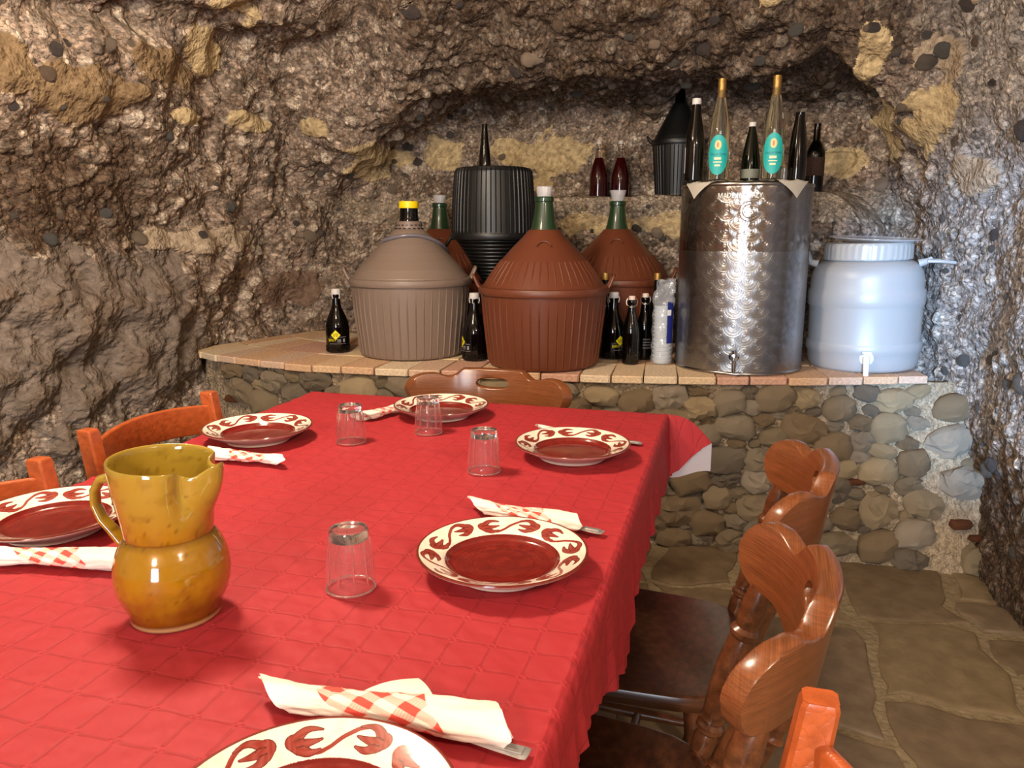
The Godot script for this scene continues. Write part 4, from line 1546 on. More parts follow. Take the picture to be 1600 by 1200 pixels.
func build_table() -> void:
	var o := thing("dining_table", "long wooden dining table under the red cloth", "table", Vector3(0, 0, 0))
	var wd := wood(Color(0.36, 0.20, 0.11), Vector3(12, 12, 1.5))
	var b := MB.new()
	b.box(Vector3((TX0 + TX1) / 2, 0.742, (TZ0 + TZ1) / 2), Vector3(TX1 - TX0 - 0.004, 0.036, TZ1 - TZ0 - 0.004), 0.006)
	obj("tabletop", b.mesh(), wd, o)
	for q in [[Vector3((TX0 + TX1) / 2, 0.685, TZ0 + 0.09), Vector3(0.82, 0.09, 0.025)], [Vector3((TX0 + TX1) / 2, 0.685, TZ1 - 0.09), Vector3(0.82, 0.09, 0.025)],
		[Vector3(TX0 + 0.13, 0.685, (TZ0 + TZ1) / 2), Vector3(0.025, 0.09, 2.1)], [Vector3(TX1 - 0.13, 0.685, (TZ0 + TZ1) / 2), Vector3(0.025, 0.09, 2.1)]]:
		b = MB.new()
		b.box(q[0], q[1])
		obj("apron", b.mesh(), wd, o)
	for q in [Vector2(TX0 + 0.13, TZ0 + 0.09), Vector2(TX1 - 0.13, TZ0 + 0.09), Vector2(TX0 + 0.13, TZ1 - 0.09), Vector2(TX1 - 0.13, TZ1 - 0.09)]:
		b = MB.new()
		b.box(Vector3(q.x, 0.366, q.y), Vector3(0.065, 0.724, 0.065), 0.005)
		obj("leg", b.mesh(), wd, o)
	# cloth
	var cl := thing("tablecloth", "red embossed paper cloth covering the long table", "tablecloth")
	var red := mat(Color(0.685, 0.185, 0.21), 0.62, 0.0, 0.35)
	red.heightmap_enabled = true
	var dam := damask()
	red.heightmap_texture = dam[0]
	red.albedo_texture = dam[1]
	red.heightmap_scale = 0.16
	red.uv1_scale = Vector3(1.0 / 0.051, 1.0 / 0.054, 1)
	red.backlight_enabled = true
	red.backlight = Color(0.10, 0.005, 0.005)
	var ns := noise(FastNoiseLite.TYPE_SIMPLEX, 5.0, 4, 71)
	var fine := noise(FastNoiseLite.TYPE_SIMPLEX, 26.0, 3, 72)
	var xs := PackedFloat32Array()
	var n := 150
	var rows_z := 290
	var pv := PackedVector3Array()
	var uvs := PackedVector2Array()
	var rad := 0.012
	# cross-section: (outward x beyond the edge, y), parametrised from left hem to right hem
	var sec := []
	for i in 15:
		sec.append([-1, 1.0 - i / 14.0])              # left skirt
	for i in 5:
		sec.append([-2, (i + 1) / 6.0])               # left corner
	for i in 113:
		sec.append([0, i / 112.0])
	for i in 5:
		sec.append([2, (i + 1) / 6.0])
	for i in 17:
		sec.append([1, i / 16.0])
	for j in rows_z:
		var z := lerpf(TZ0 - 0.004, TZ1, j / float(rows_z - 1))
		var hem := hem_at(z)
		for i in sec.size():
			var k: int = sec[i][0]
			var f: float = sec[i][1]
			var q := Vector3(0, 0, z)
			var u := 0.0
			if k == 0:
				q.x = lerpf(TX0 + rad, TX1 - rad, f)
				q.y = TY + 0.0012 + (ns.get_noise_2d(q.x, z * 1.3) * 0.0016 + fine.get_noise_2d(q.x, z * 1.6) * 0.0013)
				u = q.x
			elif absi(k) == 2:
				var a := f * PI / 2 if k == 2 else (1.0 - f) * PI / 2
				var rr := rad + 0.003 + fine.get_noise_2d(z * 1.4, k * 3.0) * 0.003
				q.x = (TX1 - rad + rr * sin(a)) if k == 2 else (TX0 + rad - rr * sin(a))
				q.y = TY - rad + rr * cos(a)
				u = q.x
			else:
				var low := hem if k == 1 else 0.60
				q.y = lerpf(TY - rad, low, f)
				var wave := ns.get_noise_2d(z * 1.4, 9.0 + k) * 0.020 * f + fine.get_noise_2d(z * 1.5, q.y * 1.4) * 0.0016 * (1.0 - 0.6 * f)
				q.x = (TX1 + 0.004 + absf(wave) + 0.004 * f) if k == 1 else (TX0 - 0.004 - absf(wave) - 0.004 * f)
				u = q.x + k * (TY - q.y)
			pv.append(q)
			uvs.append(Vector2(u, z))
	var w := sec.size()
	obj("cloth_sheet", sheet(pv, uvs, w, rows_z), red, cl)
	# far skirt
	pv = PackedVector3Array()
	uvs = PackedVector2Array()
	for j in 12:
		for i in 90:
			var x := lerpf(TX0, TX1, i / 89.0)
			var f := j / 11.0
			pv.append(Vector3(x, lerpf(TY + 0.001, 0.61, f), TZ0 - 0.006 - absf(ns.get_noise_2d(x * 2.0, 3.0)) * 0.02 * f))
			uvs.append(Vector2(x, TZ0 - 0.15 * f))
	obj("far_skirt", sheet(pv, uvs, 90, 12), red, cl)
	# stiff fold sticking out at the far right corner
	var top := Vector3(TX1 + 0.001, TY + 0.002, TZ0 - 0.002)
	var hemline := [Vector3(-0.139, 0.598, -2.035), Vector3(-0.112, 0.612, -2.045), Vector3(-0.080, 0.648, -2.060), Vector3(-0.052, 0.672, -2.075), Vector3(-0.030, 0.684, -2.085), Vector3(-0.034, 0.676, -2.10), Vector3(-0.09, 0.64, -2.075), Vector3(-0.15, 0.61, -2.06)]
	pv = PackedVector3Array()
	uvs = PackedVector2Array()
	for j in 13:
		var f := j / 12.0
		for i in 29:
			var t := i / 4.0
			var i0 := mini(int(t), 6)
			var hq: Vector3 = hemline[i0].lerp(hemline[i0 + 1], t - i0)
			var q := top.lerp(hq, f)
			q.y += 0.022 * sin(f * PI) * ss(0.5, 3.5, t) * (1.0 - ss(4.5, 6.0, t))
			pv.append(q)
			uvs.append(Vector2(q.x + (t * 0.01), q.z - f * 0.1))
	obj("corner_fold", sheet(pv, uvs, 29, 13), red, cl)
	# white lining showing under the fold
	b = MB.new()
	var white := mat(Color(0.72, 0.68, 0.70), 0.85)
	var lin_rows := []
	for j in 6:
		var f := j / 5.0
		var row := PackedVector3Array()
		for i in 9:
			var t := i / 8.0
			var up := Vector3(-0.150, 0.66, -2.075).lerp(Vector3(-0.030, 0.682, -2.092), t)
			var dn := Vector3(-0.158, 0.582, -2.07).lerp(Vector3(-0.030, 0.598, -2.098), t) + Vector3(0, -0.004 * sin(t * 6.0), 0.006 * sin(t * 5.0))
			row.append(up.lerp(dn, f))
		lin_rows.append(row)
	lin_rows.reverse()
	b.grid(lin_rows)
	obj("white_lining", b.mesh(), white, cl).set_meta("label", "white lining corner hanging below the fold")

# a sheet of w columns and h rows with smooth normals
func sheet(pv: PackedVector3Array, uvs: PackedVector2Array, w: int, h: int) -> ArrayMesh:
	var nn := PackedVector3Array()
	var idx := PackedInt32Array()
	for j in h:
		for i in w:
			var a := pv[j * w + mini(i + 1, w - 1)] - pv[j * w + maxi(i - 1, 0)]
			var b := pv[mini(j + 1, h - 1) * w + i] - pv[maxi(j - 1, 0) * w + i]
			var n := b.cross(a)
			nn.append(n.normalized() if n.length() > 1e-12 else Vector3.UP)
			if i < w - 1 and j < h - 1:
				var k := j * w + i
				idx.append_array([k, k + 1, k + w + 1, k, k + w + 1, k + w])
	var arr := []
	arr.resize(Mesh.ARRAY_MAX)
	arr[Mesh.ARRAY_VERTEX] = pv
	arr[Mesh.ARRAY_NORMAL] = nn
	arr[Mesh.ARRAY_TEX_UV] = uvs
	arr[Mesh.ARRAY_INDEX] = idx
	var am := ArrayMesh.new()
	am.add_surface_from_arrays(Mesh.PRIMITIVE_TRIANGLES, arr)
	return am

# ------------------------------------------------------------------ chairs
# a curved board standing along x: outlines top(s) and bottom(s), s in -1..1, bowed back along +z
func bowed_board(b: MB, half: float, top: Callable, bottom: Callable, thick: float, bow: Callable, s0 := -1.0, s1 := 1.0, n := 40, caps := true, lean := 0.0) -> void:
	var loops := []
	for i in n + 1:
		var s := lerpf(s0, s1, i / float(n))
		var y0: float = bottom.call(s)
		var y1: float = top.call(s)
		var e := 0.004
		var h := (y1 - y0) * 0.5
		e = minf(e, h * 0.9)
		var ds := 0.01
		var z: float = bow.call(s)
		var tan := Vector2(half * 2.0 * ds, bow.call(s + ds) - bow.call(s - ds)).normalized()
		var loop := PackedVector3Array()
		var t := thick * 0.5
		for q in [[t, y0 + e], [t, (y0 + y1) * 0.5], [t, y1 - e], [t - e, y1], [0.0, y1 + e * 0.25], [-t + e, y1], [-t, y1 - e], [-t, (y0 + y1) * 0.5], [-t, y0 + e], [-t + e, y0], [0.0, y0 - e * 0.25], [t - e, y0]]:
			var off: float = q[0]
			loop.append(Vector3(half * s - tan.y * off, q[1], z + tan.x * off + lean * (q[1])))
		loop.reverse()
		loops.append(loop)
	b.loft(loops, caps)

func turned(b: MB, a: Vector3, c: Vector3, prof: Array, n := 20) -> void:
	# a lathe-turned member from a to c; prof of (radius, share of the length)
	var d := c - a
	var up := d.normalized()
	var side := up.cross(Vector3(0.03, 0.02, 1)).normalized()
	b.xf = Transform3D(Basis(side, up, side.cross(up)), a)
	var p := []
	for q in prof:
		p.append(Vector2(q[0], q[1] * d.length()))
	b.lathe(p, n)
	b.xf = Transform3D.IDENTITY

func dark_chair(label: String) -> Node3D:
	var o := thing("dining_chair", label, "chair", Vector3.ZERO, 0.0, "dark wooden chairs with wavy pierced backs")
	var tone := Color(0.57, 0.33, 0.185)
	var along := wood(tone, Vector3(1.6, 14, 14))
	var upright := wood(tone.darkened(0.2), Vector3(14, 1.6, 14))
	var seatm := wood(tone.darkened(0.35), Vector3(14, 14, 1.6), 0.3)
	# seat: a thick rounded board, slightly dished
	var b := MB.new()
	var loops := []
	for lv in [[0.94, 0.418], [0.985, 0.422], [1.0, 0.432], [1.0, 0.440], [0.985, 0.449], [0.95, 0.452], [0.7, 0.447], [0.35, 0.445]]:
		var loop := PackedVector3Array()
		for i in 40:
			var a := TAU * i / 40.0
			var cx := cos(a)
			var sz := -sin(a)
			var k := pow(pow(absf(cx), 5.0) + pow(absf(sz), 5.0), -0.2)
			var wide := 0.205 + 0.015 * -sz
			loop.append(Vector3(cx * k * wide * lv[0], lv[1], sz * k * 0.213 * lv[0] + 0.013))
		loops.append(loop)
	b.loft(loops)
	obj("seat", b.mesh(45.0), seatm, o)
	# back rail: two lobes, a dip and a middle hump, with an oval grip hole
	var half := 0.212
	var top := func(s: float) -> float:
		var a := absf(s)
		var y := 0.0
		if a > 0.36:
			y = -0.026 * ss(0.36, 0.52, a) + 0.012 * ss(0.55, 0.74, a)
		if a > 0.80:
			var t := clampf((a - 0.80) / 0.20, 0, 1)
			y -= 0.045 * (1.0 - sqrt(maxf(0.0, 1.0 - t * t)))
		return 0.85 + y
	var bottom := func(s: float) -> float:
		var a := absf(s)
		var y := -0.135 + 0.018 * ss(0.25, 0.65, a)
		if a > 0.80:
			var t := clampf((a - 0.80) / 0.20, 0, 1)
			y += 0.050 * (1.0 - sqrt(maxf(0.0, 1.0 - t * t)))
		return 0.85 + y
	var bow := func(s: float) -> float: return 0.092 * (1.0 - pow(absf(s), 2.2)) 
	var hole_top := func(s: float) -> float: return 0.803 + 0.0175 * pow(maxf(0.0, 1.0 - pow(absf(s / 0.22), 2.5)), 0.5) - 0.001
	var hole_bot := func(s: float) -> float: return 0.803 - 0.0175 * pow(maxf(0.0, 1.0 - pow(absf(s / 0.22), 2.5)), 0.5) + 0.001
	b = MB.new()
	var lean := 0.16
	b.xf = Transform3D(Basis.IDENTITY, Vector3(0, 0, 0.125))
	bowed_board(b, half, top, bottom, 0.030, bow, -0.999, -0.22, 34, true, lean)
	bowed_board(b, half, top, bottom, 0.030, bow, 0.22, 0.999, 34, true, lean)
	bowed_board(b, half, top, hole_top, 0.030, bow, -0.22, 0.22, 22, false, lean)
	bowed_board(b, half, hole_bot, bottom, 0.030, bow, -0.22, 0.22, 22, false, lean)
	b.xf = Transform3D.IDENTITY
	obj("back_rail", b.mesh(50.0), along, o)
	# turned posts and spindles of the back
	var post := [[0.0, 0.0], [0.017, 0.0], [0.019, 0.10], [0.0155, 0.14], [0.0215, 0.16], [0.0215, 0.185], [0.015, 0.20], [0.0205, 0.225], [0.0185, 0.25], [0.022, 0.40], [0.0235, 0.55], [0.021, 0.66], [0.0185, 0.70], [0.022, 0.715], [0.022, 0.74], [0.017, 0.76], [0.0195, 0.86], [0.0165, 0.97], [0.012, 1.0], [0.0, 1.0]]
	for s in [-1.0, 1.0]:
		b = MB.new()
		turned(b, Vector3(s * 0.168, 0.44, 0.200), Vector3(s * 0.172, 0.742, 0.125 + 0.092 * (1.0 - pow(0.81, 2.2)) + lean * 0.742), post)
		obj("back_post", b.mesh(), upright, o)
	var spindle := [[0.0, 0.0], [0.011, 0.0], [0.013, 0.15], [0.0105, 0.2], [0.015, 0.22], [0.0105, 0.25], [0.0145, 0.5], [0.0105, 0.75], [0.015, 0.78], [0.0105, 0.80], [0.012, 1.0], [0.0, 1.0]]
	for s in [-1.0, 1.0]:
		b = MB.new()
		turned(b, Vector3(s * 0.062, 0.44, 0.205), Vector3(s * 0.075, 0.722, 0.125 + 0.092 * (1.0 - pow(0.327, 2.2)) + lean * 0.722), spindle)
		obj("spindle", b.mesh(), upright, o)
	var leg := [[0.0, 0.0], [0.013, 0.0], [0.0165, 0.06], [0.019, 0.18], [0.0165, 0.30], [0.021, 0.32], [0.021, 0.35], [0.017, 0.37], [0.0225, 0.6], [0.0225, 0.75], [0.018, 0.80], [0.022, 0.82], [0.018, 0.85], [0.0175, 1.0], [0.0, 1.0]]
	for s in [[-1.0, -1.0], [1.0, -1.0], [-1.0, 1.0], [1.0, 1.0]]:
		b = MB.new()
		turned(b, Vector3(s[0] * 0.19, 0.0, s[1] * 0.19), Vector3(s[0] * 0.155, 0.425, s[1] * 0.145), leg)
		obj("leg", b.mesh(), upright, o)
	for s in [-1.0, 1.0]:
		b = MB.new()
		turned(b, Vector3(s * 0.177, 0.15, -0.175), Vector3(s * 0.177, 0.15, 0.175), [[0.0, 0.0], [0.009, 0.0], [0.014, 0.5], [0.009, 1.0], [0.0, 1.0]], 12)
		obj("stretcher", b.mesh(), upright, o)
	b = MB.new()
	turned(b, Vector3(-0.177, 0.15, 0.0), Vector3(0.177, 0.15, 0.0), [[0.0, 0.0], [0.009, 0.0], [0.014, 0.5], [0.009, 1.0], [0.0, 1.0]], 12)
	obj("stretcher", b.mesh(), upright, o)
	return o

func orange_chair(label: String, high: float, thin := 1.0) -> Node3D:
	var o := thing("orange_chair", label, "chair", Vector3.ZERO, 0.0, "orange painted wooden chairs")
	var paint := mat(Color(0.74, 0.36, 0.17), 0.32, 0.0, 0.5)
	paint.albedo_texture = M.soft
	relief(paint, M.rock_h, 0.06, Vector3.ONE * 3.0)
	paint.clearcoat_enabled = true
	paint.clearcoat = 0.4
	paint.clearcoat_roughness = 0.2
	var b := MB.new()
	for s in [-1.0, 1.0]:
		b = MB.new()
		var loops := []
		for lv in [[0.0, 0.165, 0.015, 0.017], [0.43, 0.185, 0.017, 0.020], [0.62, 0.20, 0.0175, 0.020], [high - 0.006, 0.232, 0.0165 * thin, 0.019 * thin], [high - 0.001, 0.2325, 0.0145 * thin, 0.017 * thin], [high, 0.2325, 0.012, 0.014]]:
			var x: float = lv[2]
			var z: float = lv[3]
			var c := 0.004
			var at := Vector3(s * 0.205, lv[0], lv[1])
			loops.append(PackedVector3Array([at + Vector3(x, 0, z - c), at + Vector3(x, 0, -z + c), at + Vector3(x - c, 0, -z), at + Vector3(-x + c, 0, -z), at + Vector3(-x, 0, -z + c), at + Vector3(-x, 0, z - c), at + Vector3(-x + c, 0, z), at + Vector3(x - c, 0, z)]))
		b.loft(loops)
		obj("back_post", b.mesh(), paint, o)
		b = MB.new()
		b.tube([Vector3(s * 0.20, 0.0, -0.185), Vector3(s * 0.20, 0.43, -0.18)], [0.014, 0.018], 12)
		obj("leg", b.mesh(), paint, o)
		for y in [0.16, 0.27]:
			b = MB.new()
			b.tube([Vector3(s * 0.20, y, -0.182), Vector3(s * 0.203, y, 0.172)], 0.0095, 10)
			obj("stretcher", b.mesh(), paint, o)
	for e in [[high - 0.035, 0.078], [high - 0.19, 0.06]]:
		var y1: float = e[0]
		var tall: float = e[1]
		var zz := lerpf(0.20, 0.232, (y1 - 0.62) / 0.2)
		b = MB.new()
		b.xf = Transform3D(Basis.IDENTITY, Vector3(0, 0, zz))
		bowed_board(b, 0.195, func(s: float) -> float: return y1 + 0.012 * (1.0 - s * s), func(s: float) -> float: return y1 - tall + 0.012 * (1.0 - s * s), 0.016, func(s: float) -> float: return 0.048 * (1.0 - s * s), -1.0, 1.0, 24)
		obj("back_rail", b.mesh(50.0), paint, o)
	b = MB.new()
	b.box(Vector3(0, 0.435, -0.0), Vector3(0.42, 0.03, 0.40), 0.008)
	obj("seat", b.mesh(), wood(Color(0.62, 0.46, 0.26), Vector3(3, 30, 30), 0.7), o)
	for q in [[-0.18, 0.20], [0.172, 0.16]]:
		b = MB.new()
		b.tube([Vector3(-0.2, q[1], q[0]), Vector3(0.2, q[1], q[0])], 0.0095, 10)
		obj("stretcher", b.mesh(), paint, o)
	return o

func build_chairs() -> void:
	var c := dark_chair("dark wooden chair with wavy pierced back, third seat along the table's right side")
	c.position = Vector3(-0.165, 0, -1.445)
	c.rotation.y = PI / 2 - 0.05
	c.set_meta("label", "dark wooden chair with wavy back nearest the stone wall, seat showing beside the table")
	copy(c, "wooden chair with wavy pierced back, between the orange chair and the chair nearest the wall", Vector3(-0.218, 0, -0.962), PI / 2 - 0.05)
	var head := copy(c, "brown wooden chair at the far head of the table, grip hole in its back", Vector3(-0.722, 0, -1.975), PI)
	head.scale = Vector3(1.24, 0.955, 1.0)
	c = orange_chair("orange painted chair behind the left-hand far plate, bowed top rail in full view", 0.825)
	c.position = Vector3(-1.11, 0, -1.52)
	c.rotation.y = -PI / 2
	copy(c, "orange painted chair at the left edge of the photo, beside the jug", Vector3(-1.03, 0, -0.91), -PI / 2)
	c = orange_chair("orange painted chair close to the camera at lower right, glossy post top", 0.885, 0.8)
	c.position = Vector3(-0.145, 0, -0.405)
	c.rotation.y = PI / 2

# ------------------------------------------------------------------ tableware
func stroke(img: Image, pts: Array, r0: float, r1: float, c: Color, bulge := 0.0) -> void:
	# brush stroke through points given as (angle, radius share)
	var R := 384.0
	var crv := Curve2D.new()
	for i in pts.size():
		var a: float = pts[i].x
		var q: Vector2 = Vector2(cos(a), sin(a)) * pts[i].y * R + Vector2(R, R)
		var t := Vector2.ZERO
		if i > 0 and i < pts.size() - 1:
			var pa: Vector2 = Vector2(cos(pts[i - 1].x), sin(pts[i - 1].x)) * pts[i - 1].y * R
			var na: Vector2 = Vector2(cos(pts[i + 1].x), sin(pts[i + 1].x)) * pts[i + 1].y * R
			t = (na - pa) * 0.22
		crv.add_point(q, -t, t)
	var l := crv.get_baked_length()
	var n := int(l / 1.2) + 1
	for k in n + 1:
		var f := float(k) / n
		var q := crv.sample_baked(l * f)
		var r := lerpf(r0, r1, f) + bulge * sin(f * PI)
		var ri := int(ceil(r))
		for y in range(-ri, ri + 1):
			var half := sqrt(maxf(0.0, r * r - y * y))
			var shade := c.lightened(0.10 * (0.5 + 0.5 * sin(f * 9.0 + y * 0.4)))
			img.fill_rect(Rect2i(int(q.x - half), int(q.y) + y, int(half * 2.0) + 1, 1), shade)

func plate_texture() -> ImageTexture:
	var n := 768
	var img := Image.create(n, n, false, Image.FORMAT_RGB8)
	var ring := noise(FastNoiseLite.TYPE_SIMPLEX, 0.09, 4, 5)
	var blot := noise(FastNoiseLite.TYPE_SIMPLEX, 0.012, 4, 6)
	for y in n:
		for x in n:
			var d := Vector2(x - 383.5, y - 383.5)
			var r := d.length() / 384.0
			var c: Color
			if r < 0.672:
				var ang := atan2(d.y, d.x)
				var t := ring.get_noise_1d(r * 384.0 + ang * 3.0) * 0.5 + blot.get_noise_2d(x, y) * 0.4
				c = Color(0.50, 0.135, 0.105).lerp(Color(0.38, 0.075, 0.065), clampf(0.5 + t, 0, 1))
				if r > 0.655:
					c = Color(0.42, 0.09, 0.07)
			elif r < 0.968:
				c = Color(0.90, 0.865, 0.80).lerp(Color(0.86, 0.80, 0.70), clampf(blot.get_noise_2d(x, y) * 0.8, 0, 1))
			else:
				c = Color(0.44, 0.16, 0.12)
			img.set_pixel(x, y, c)
	var leafc := Color(0.52, 0.17, 0.13)
	var edge := Color(0.33, 0.09, 0.07)
	var count := 6
	for k in count:
		var a := TAU * k / count
		# long S-shaped stem between the pair of leaves
		stroke(img, [Vector2(a + 0.02, 0.80), Vector2(a + 0.10, 0.715), Vector2(a + 0.24, 0.735), Vector2(a + 0.40, 0.84), Vector2(a + 0.56, 0.915), Vector2(a + 0.70, 0.90), Vector2(a + 0.76, 0.84)], 4.0, 5.0, leafc, 2.0)
		# two leaves, bellies touching
		for side in [[a - 0.02, -1.0, 0.80], [a + 0.70, 1.0, 0.825]]:
			var c0: float = side[0]
			var sg: float = side[1]
			var rr: float = side[2]
			for pass_no in 2:
				var cc := edge if pass_no == 0 else leafc
				var g := 2.5 if pass_no == 0 else 0.0
				stroke(img, [Vector2(c0 - sg * 0.00, rr - 0.04), Vector2(c0 + sg * 0.05, rr + 0.015)], 19.0 + g, 23.0 + g, cc)
				stroke(img, [Vector2(c0 + sg * 0.03, rr + 0.03), Vector2(c0 - sg * 0.07, rr + 0.095), Vector2(c0 - sg * 0.20, rr + 0.085)], 15.0 + g, 1.0 + g, cc)
				stroke(img, [Vector2(c0, rr - 0.01), Vector2(c0 - sg * 0.12, rr - 0.005), Vector2(c0 - sg * 0.20, rr + 0.01)], 15.0 + g, 1.5 + g, cc)
				stroke(img, [Vector2(c0, rr - 0.05), Vector2(c0 - sg * 0.08, rr - 0.085), Vector2(c0 - sg * 0.19, rr - 0.07)], 14.0 + g, 1.5 + g, cc)
			stroke(img, [Vector2(c0 + sg * 0.04, rr + 0.02), Vector2(c0 - sg * 0.02, rr + 0.03), Vector2(c0 - sg * 0.05, rr + 0.01)], 2.5, 1.0, edge)
			stroke(img, [Vector2(c0 + sg * 0.03, rr - 0.03), Vector2(c0 - sg * 0.03, rr - 0.03), Vector2(c0 - sg * 0.06, rr - 0.045)], 2.5, 1.0, edge)
	return ImageTexture.create_from_image(img)

func make_plate(label: String) -> Node3D:
	var o := thing("plate", label, "plate", Vector3.ZERO, 0.0, "painted plates laid on the red cloth")
	var face := mat(Color.WHITE, 0.12, 0.0, 0.5)
	face.albedo_texture = plate_texture()
	face.clearcoat_enabled = true
	face.clearcoat = 0.6
	face.clearcoat_roughness = 0.08
	var R := 0.126
	var b := MB.new()
	b.lathe([Vector2(R, 0.032), Vector2(R - 0.0008, 0.034), Vector2(R - 0.004, 0.034), Vector2(0.110, 0.0295), Vector2(0.092, 0.0235), Vector2(0.0850, 0.0200), Vector2(0.0815, 0.0145), Vector2(0.077, 0.0115), Vector2(0.07, 0.0098), Vector2(0.04, 0.0088), Vector2(0.001, 0.0085)], 72)
	for i in b.p.size():
		b.uv[i] = Vector2(b.p[i].x / R * 0.5 + 0.5, b.p[i].z / R * 0.5 + 0.5)
	obj("painted_face", b.mesh(60.0), face, o)
	b = MB.new()
	b.lathe([Vector2(0.001, 0.003), Vector2(0.066, 0.002), Vector2(0.068, 0.0), Vector2(0.073, 0.0), Vector2(0.075, 0.005), Vector2(0.090, 0.012), Vector2(0.110, 0.0225), Vector2(0.1245, 0.030), Vector2(R, 0.032)], 72)
	obj("underside", b.mesh(40.0), mat(Color(0.80, 0.74, 0.70), 0.2), o)
	return o

func make_tumbler(label: String) -> Node3D:
	var o := thing("tumbler", label, "glass", Vector3.ZERO, 0.0, "upturned faceted tumblers")
	var wall := mat(Color(0.6, 0.6, 0.6, 0.035), 0.02)
	wall.transparency = BaseMaterial3D.TRANSPARENCY_ALPHA
	var facet := func(a: float, y: float, r: float) -> float:
		if r < 0.024 or y < 0.012 or y > 0.078:
			return r
		var f := fposmod(a * 10.0 / TAU, 1.0) - 0.5
		return r * (cos(PI / 10.0) / cos(f * TAU / 10.0)) * 1.012
	# mouth down: faceted wall from the lip up, its inner face, and the thick solid foot on top
	var b := MB.new()
	b.lathe([Vector2(0.0320, 0.0), Vector2(0.0336, 0.0008), Vector2(0.0340, 0.003), Vector2(0.0336, 0.011), Vector2(0.0332, 0.014), Vector2(0.0315, 0.030), Vector2(0.0295, 0.050), Vector2(0.0275, 0.070), Vector2(0.0270, 0.0745)], 60, facet)
	b.lathe([Vector2(0.0236, 0.0742), Vector2(0.0246, 0.068), Vector2(0.0275, 0.040), Vector2(0.0305, 0.010), Vector2(0.0312, 0.001), Vector2(0.0320, 0.0)], 60)
	obj("glass_wall", b.mesh(24.0), wall, o)
	var clear := glass(Color(0.98, 0.98, 0.98))
	b = MB.new()
	var lip := []
	for i in 49:
		lip.append(Vector3(0.0333 * cos(TAU * i / 48.0), 0.0022, 0.0333 * sin(TAU * i / 48.0)))
	b.tube(lip, 0.0019, 8, false)
	obj("lip", b.mesh(60.0), clear, o)
	for i in 10:
		var a := TAU * (i + 0.5) / 10.0
		b = MB.new()
		var line := []
		for q in [[0.0326, 0.013], [0.0322, 0.022], [0.0304, 0.045], [0.0283, 0.066], [0.0273, 0.076]]:
			line.append(Vector3(q[0] * cos(a) * 1.02, q[1], -q[0] * sin(a) * 1.02))
		b.tube(line, [0.0006, 0.0015, 0.0014, 0.0013, 0.0008], 8)
		obj("facet_edge", b.mesh(60.0), clear, o)
	b = MB.new()
	b.lathe([Vector2(0.001, 0.0750), Vector2(0.018, 0.0750), Vector2(0.0236, 0.0746), Vector2(0.0268, 0.0748), Vector2(0.0268, 0.077), Vector2(0.0271, 0.079), Vector2(0.0272, 0.086), Vector2(0.0262, 0.0895), Vector2(0.0235, 0.0905), Vector2(0.019, 0.0885), Vector2(0.001, 0.0875)], 60)
	obj("glass_foot", b.mesh(30.0), glass(Color(0.98, 0.98, 0.98)), o)
	return o

func gingham() -> ImageTexture:
	var n := 320
	var img := Image.create(n, n, false, Image.FORMAT_RGB8)
	for y in n:
		for x in n:
			var u := float(x) / n
			var v := float(y) / n
			var c := Color(0.91, 0.885, 0.84)
			# checked band across the middle of the sheet
			var a := fposmod((u + v) * 6.0, 1.0)
			var b := fposmod((u - v) * 6.0, 1.0)
			if u > 0.30 and u < 0.70:
				var k := (1 if a < 0.5 else 0) + (1 if b < 0.5 else 0)
				if k == 2:
					c = Color(0.86, 0.30, 0.25)
				elif k == 1:
					c = Color(0.90, 0.66, 0.60) if posmod(x + (y if a < 0.5 else -y), 4) < 2 else Color(0.91, 0.78, 0.72)
			img.set_pixel(x, y, c)
	return ImageTexture.create_from_image(img)

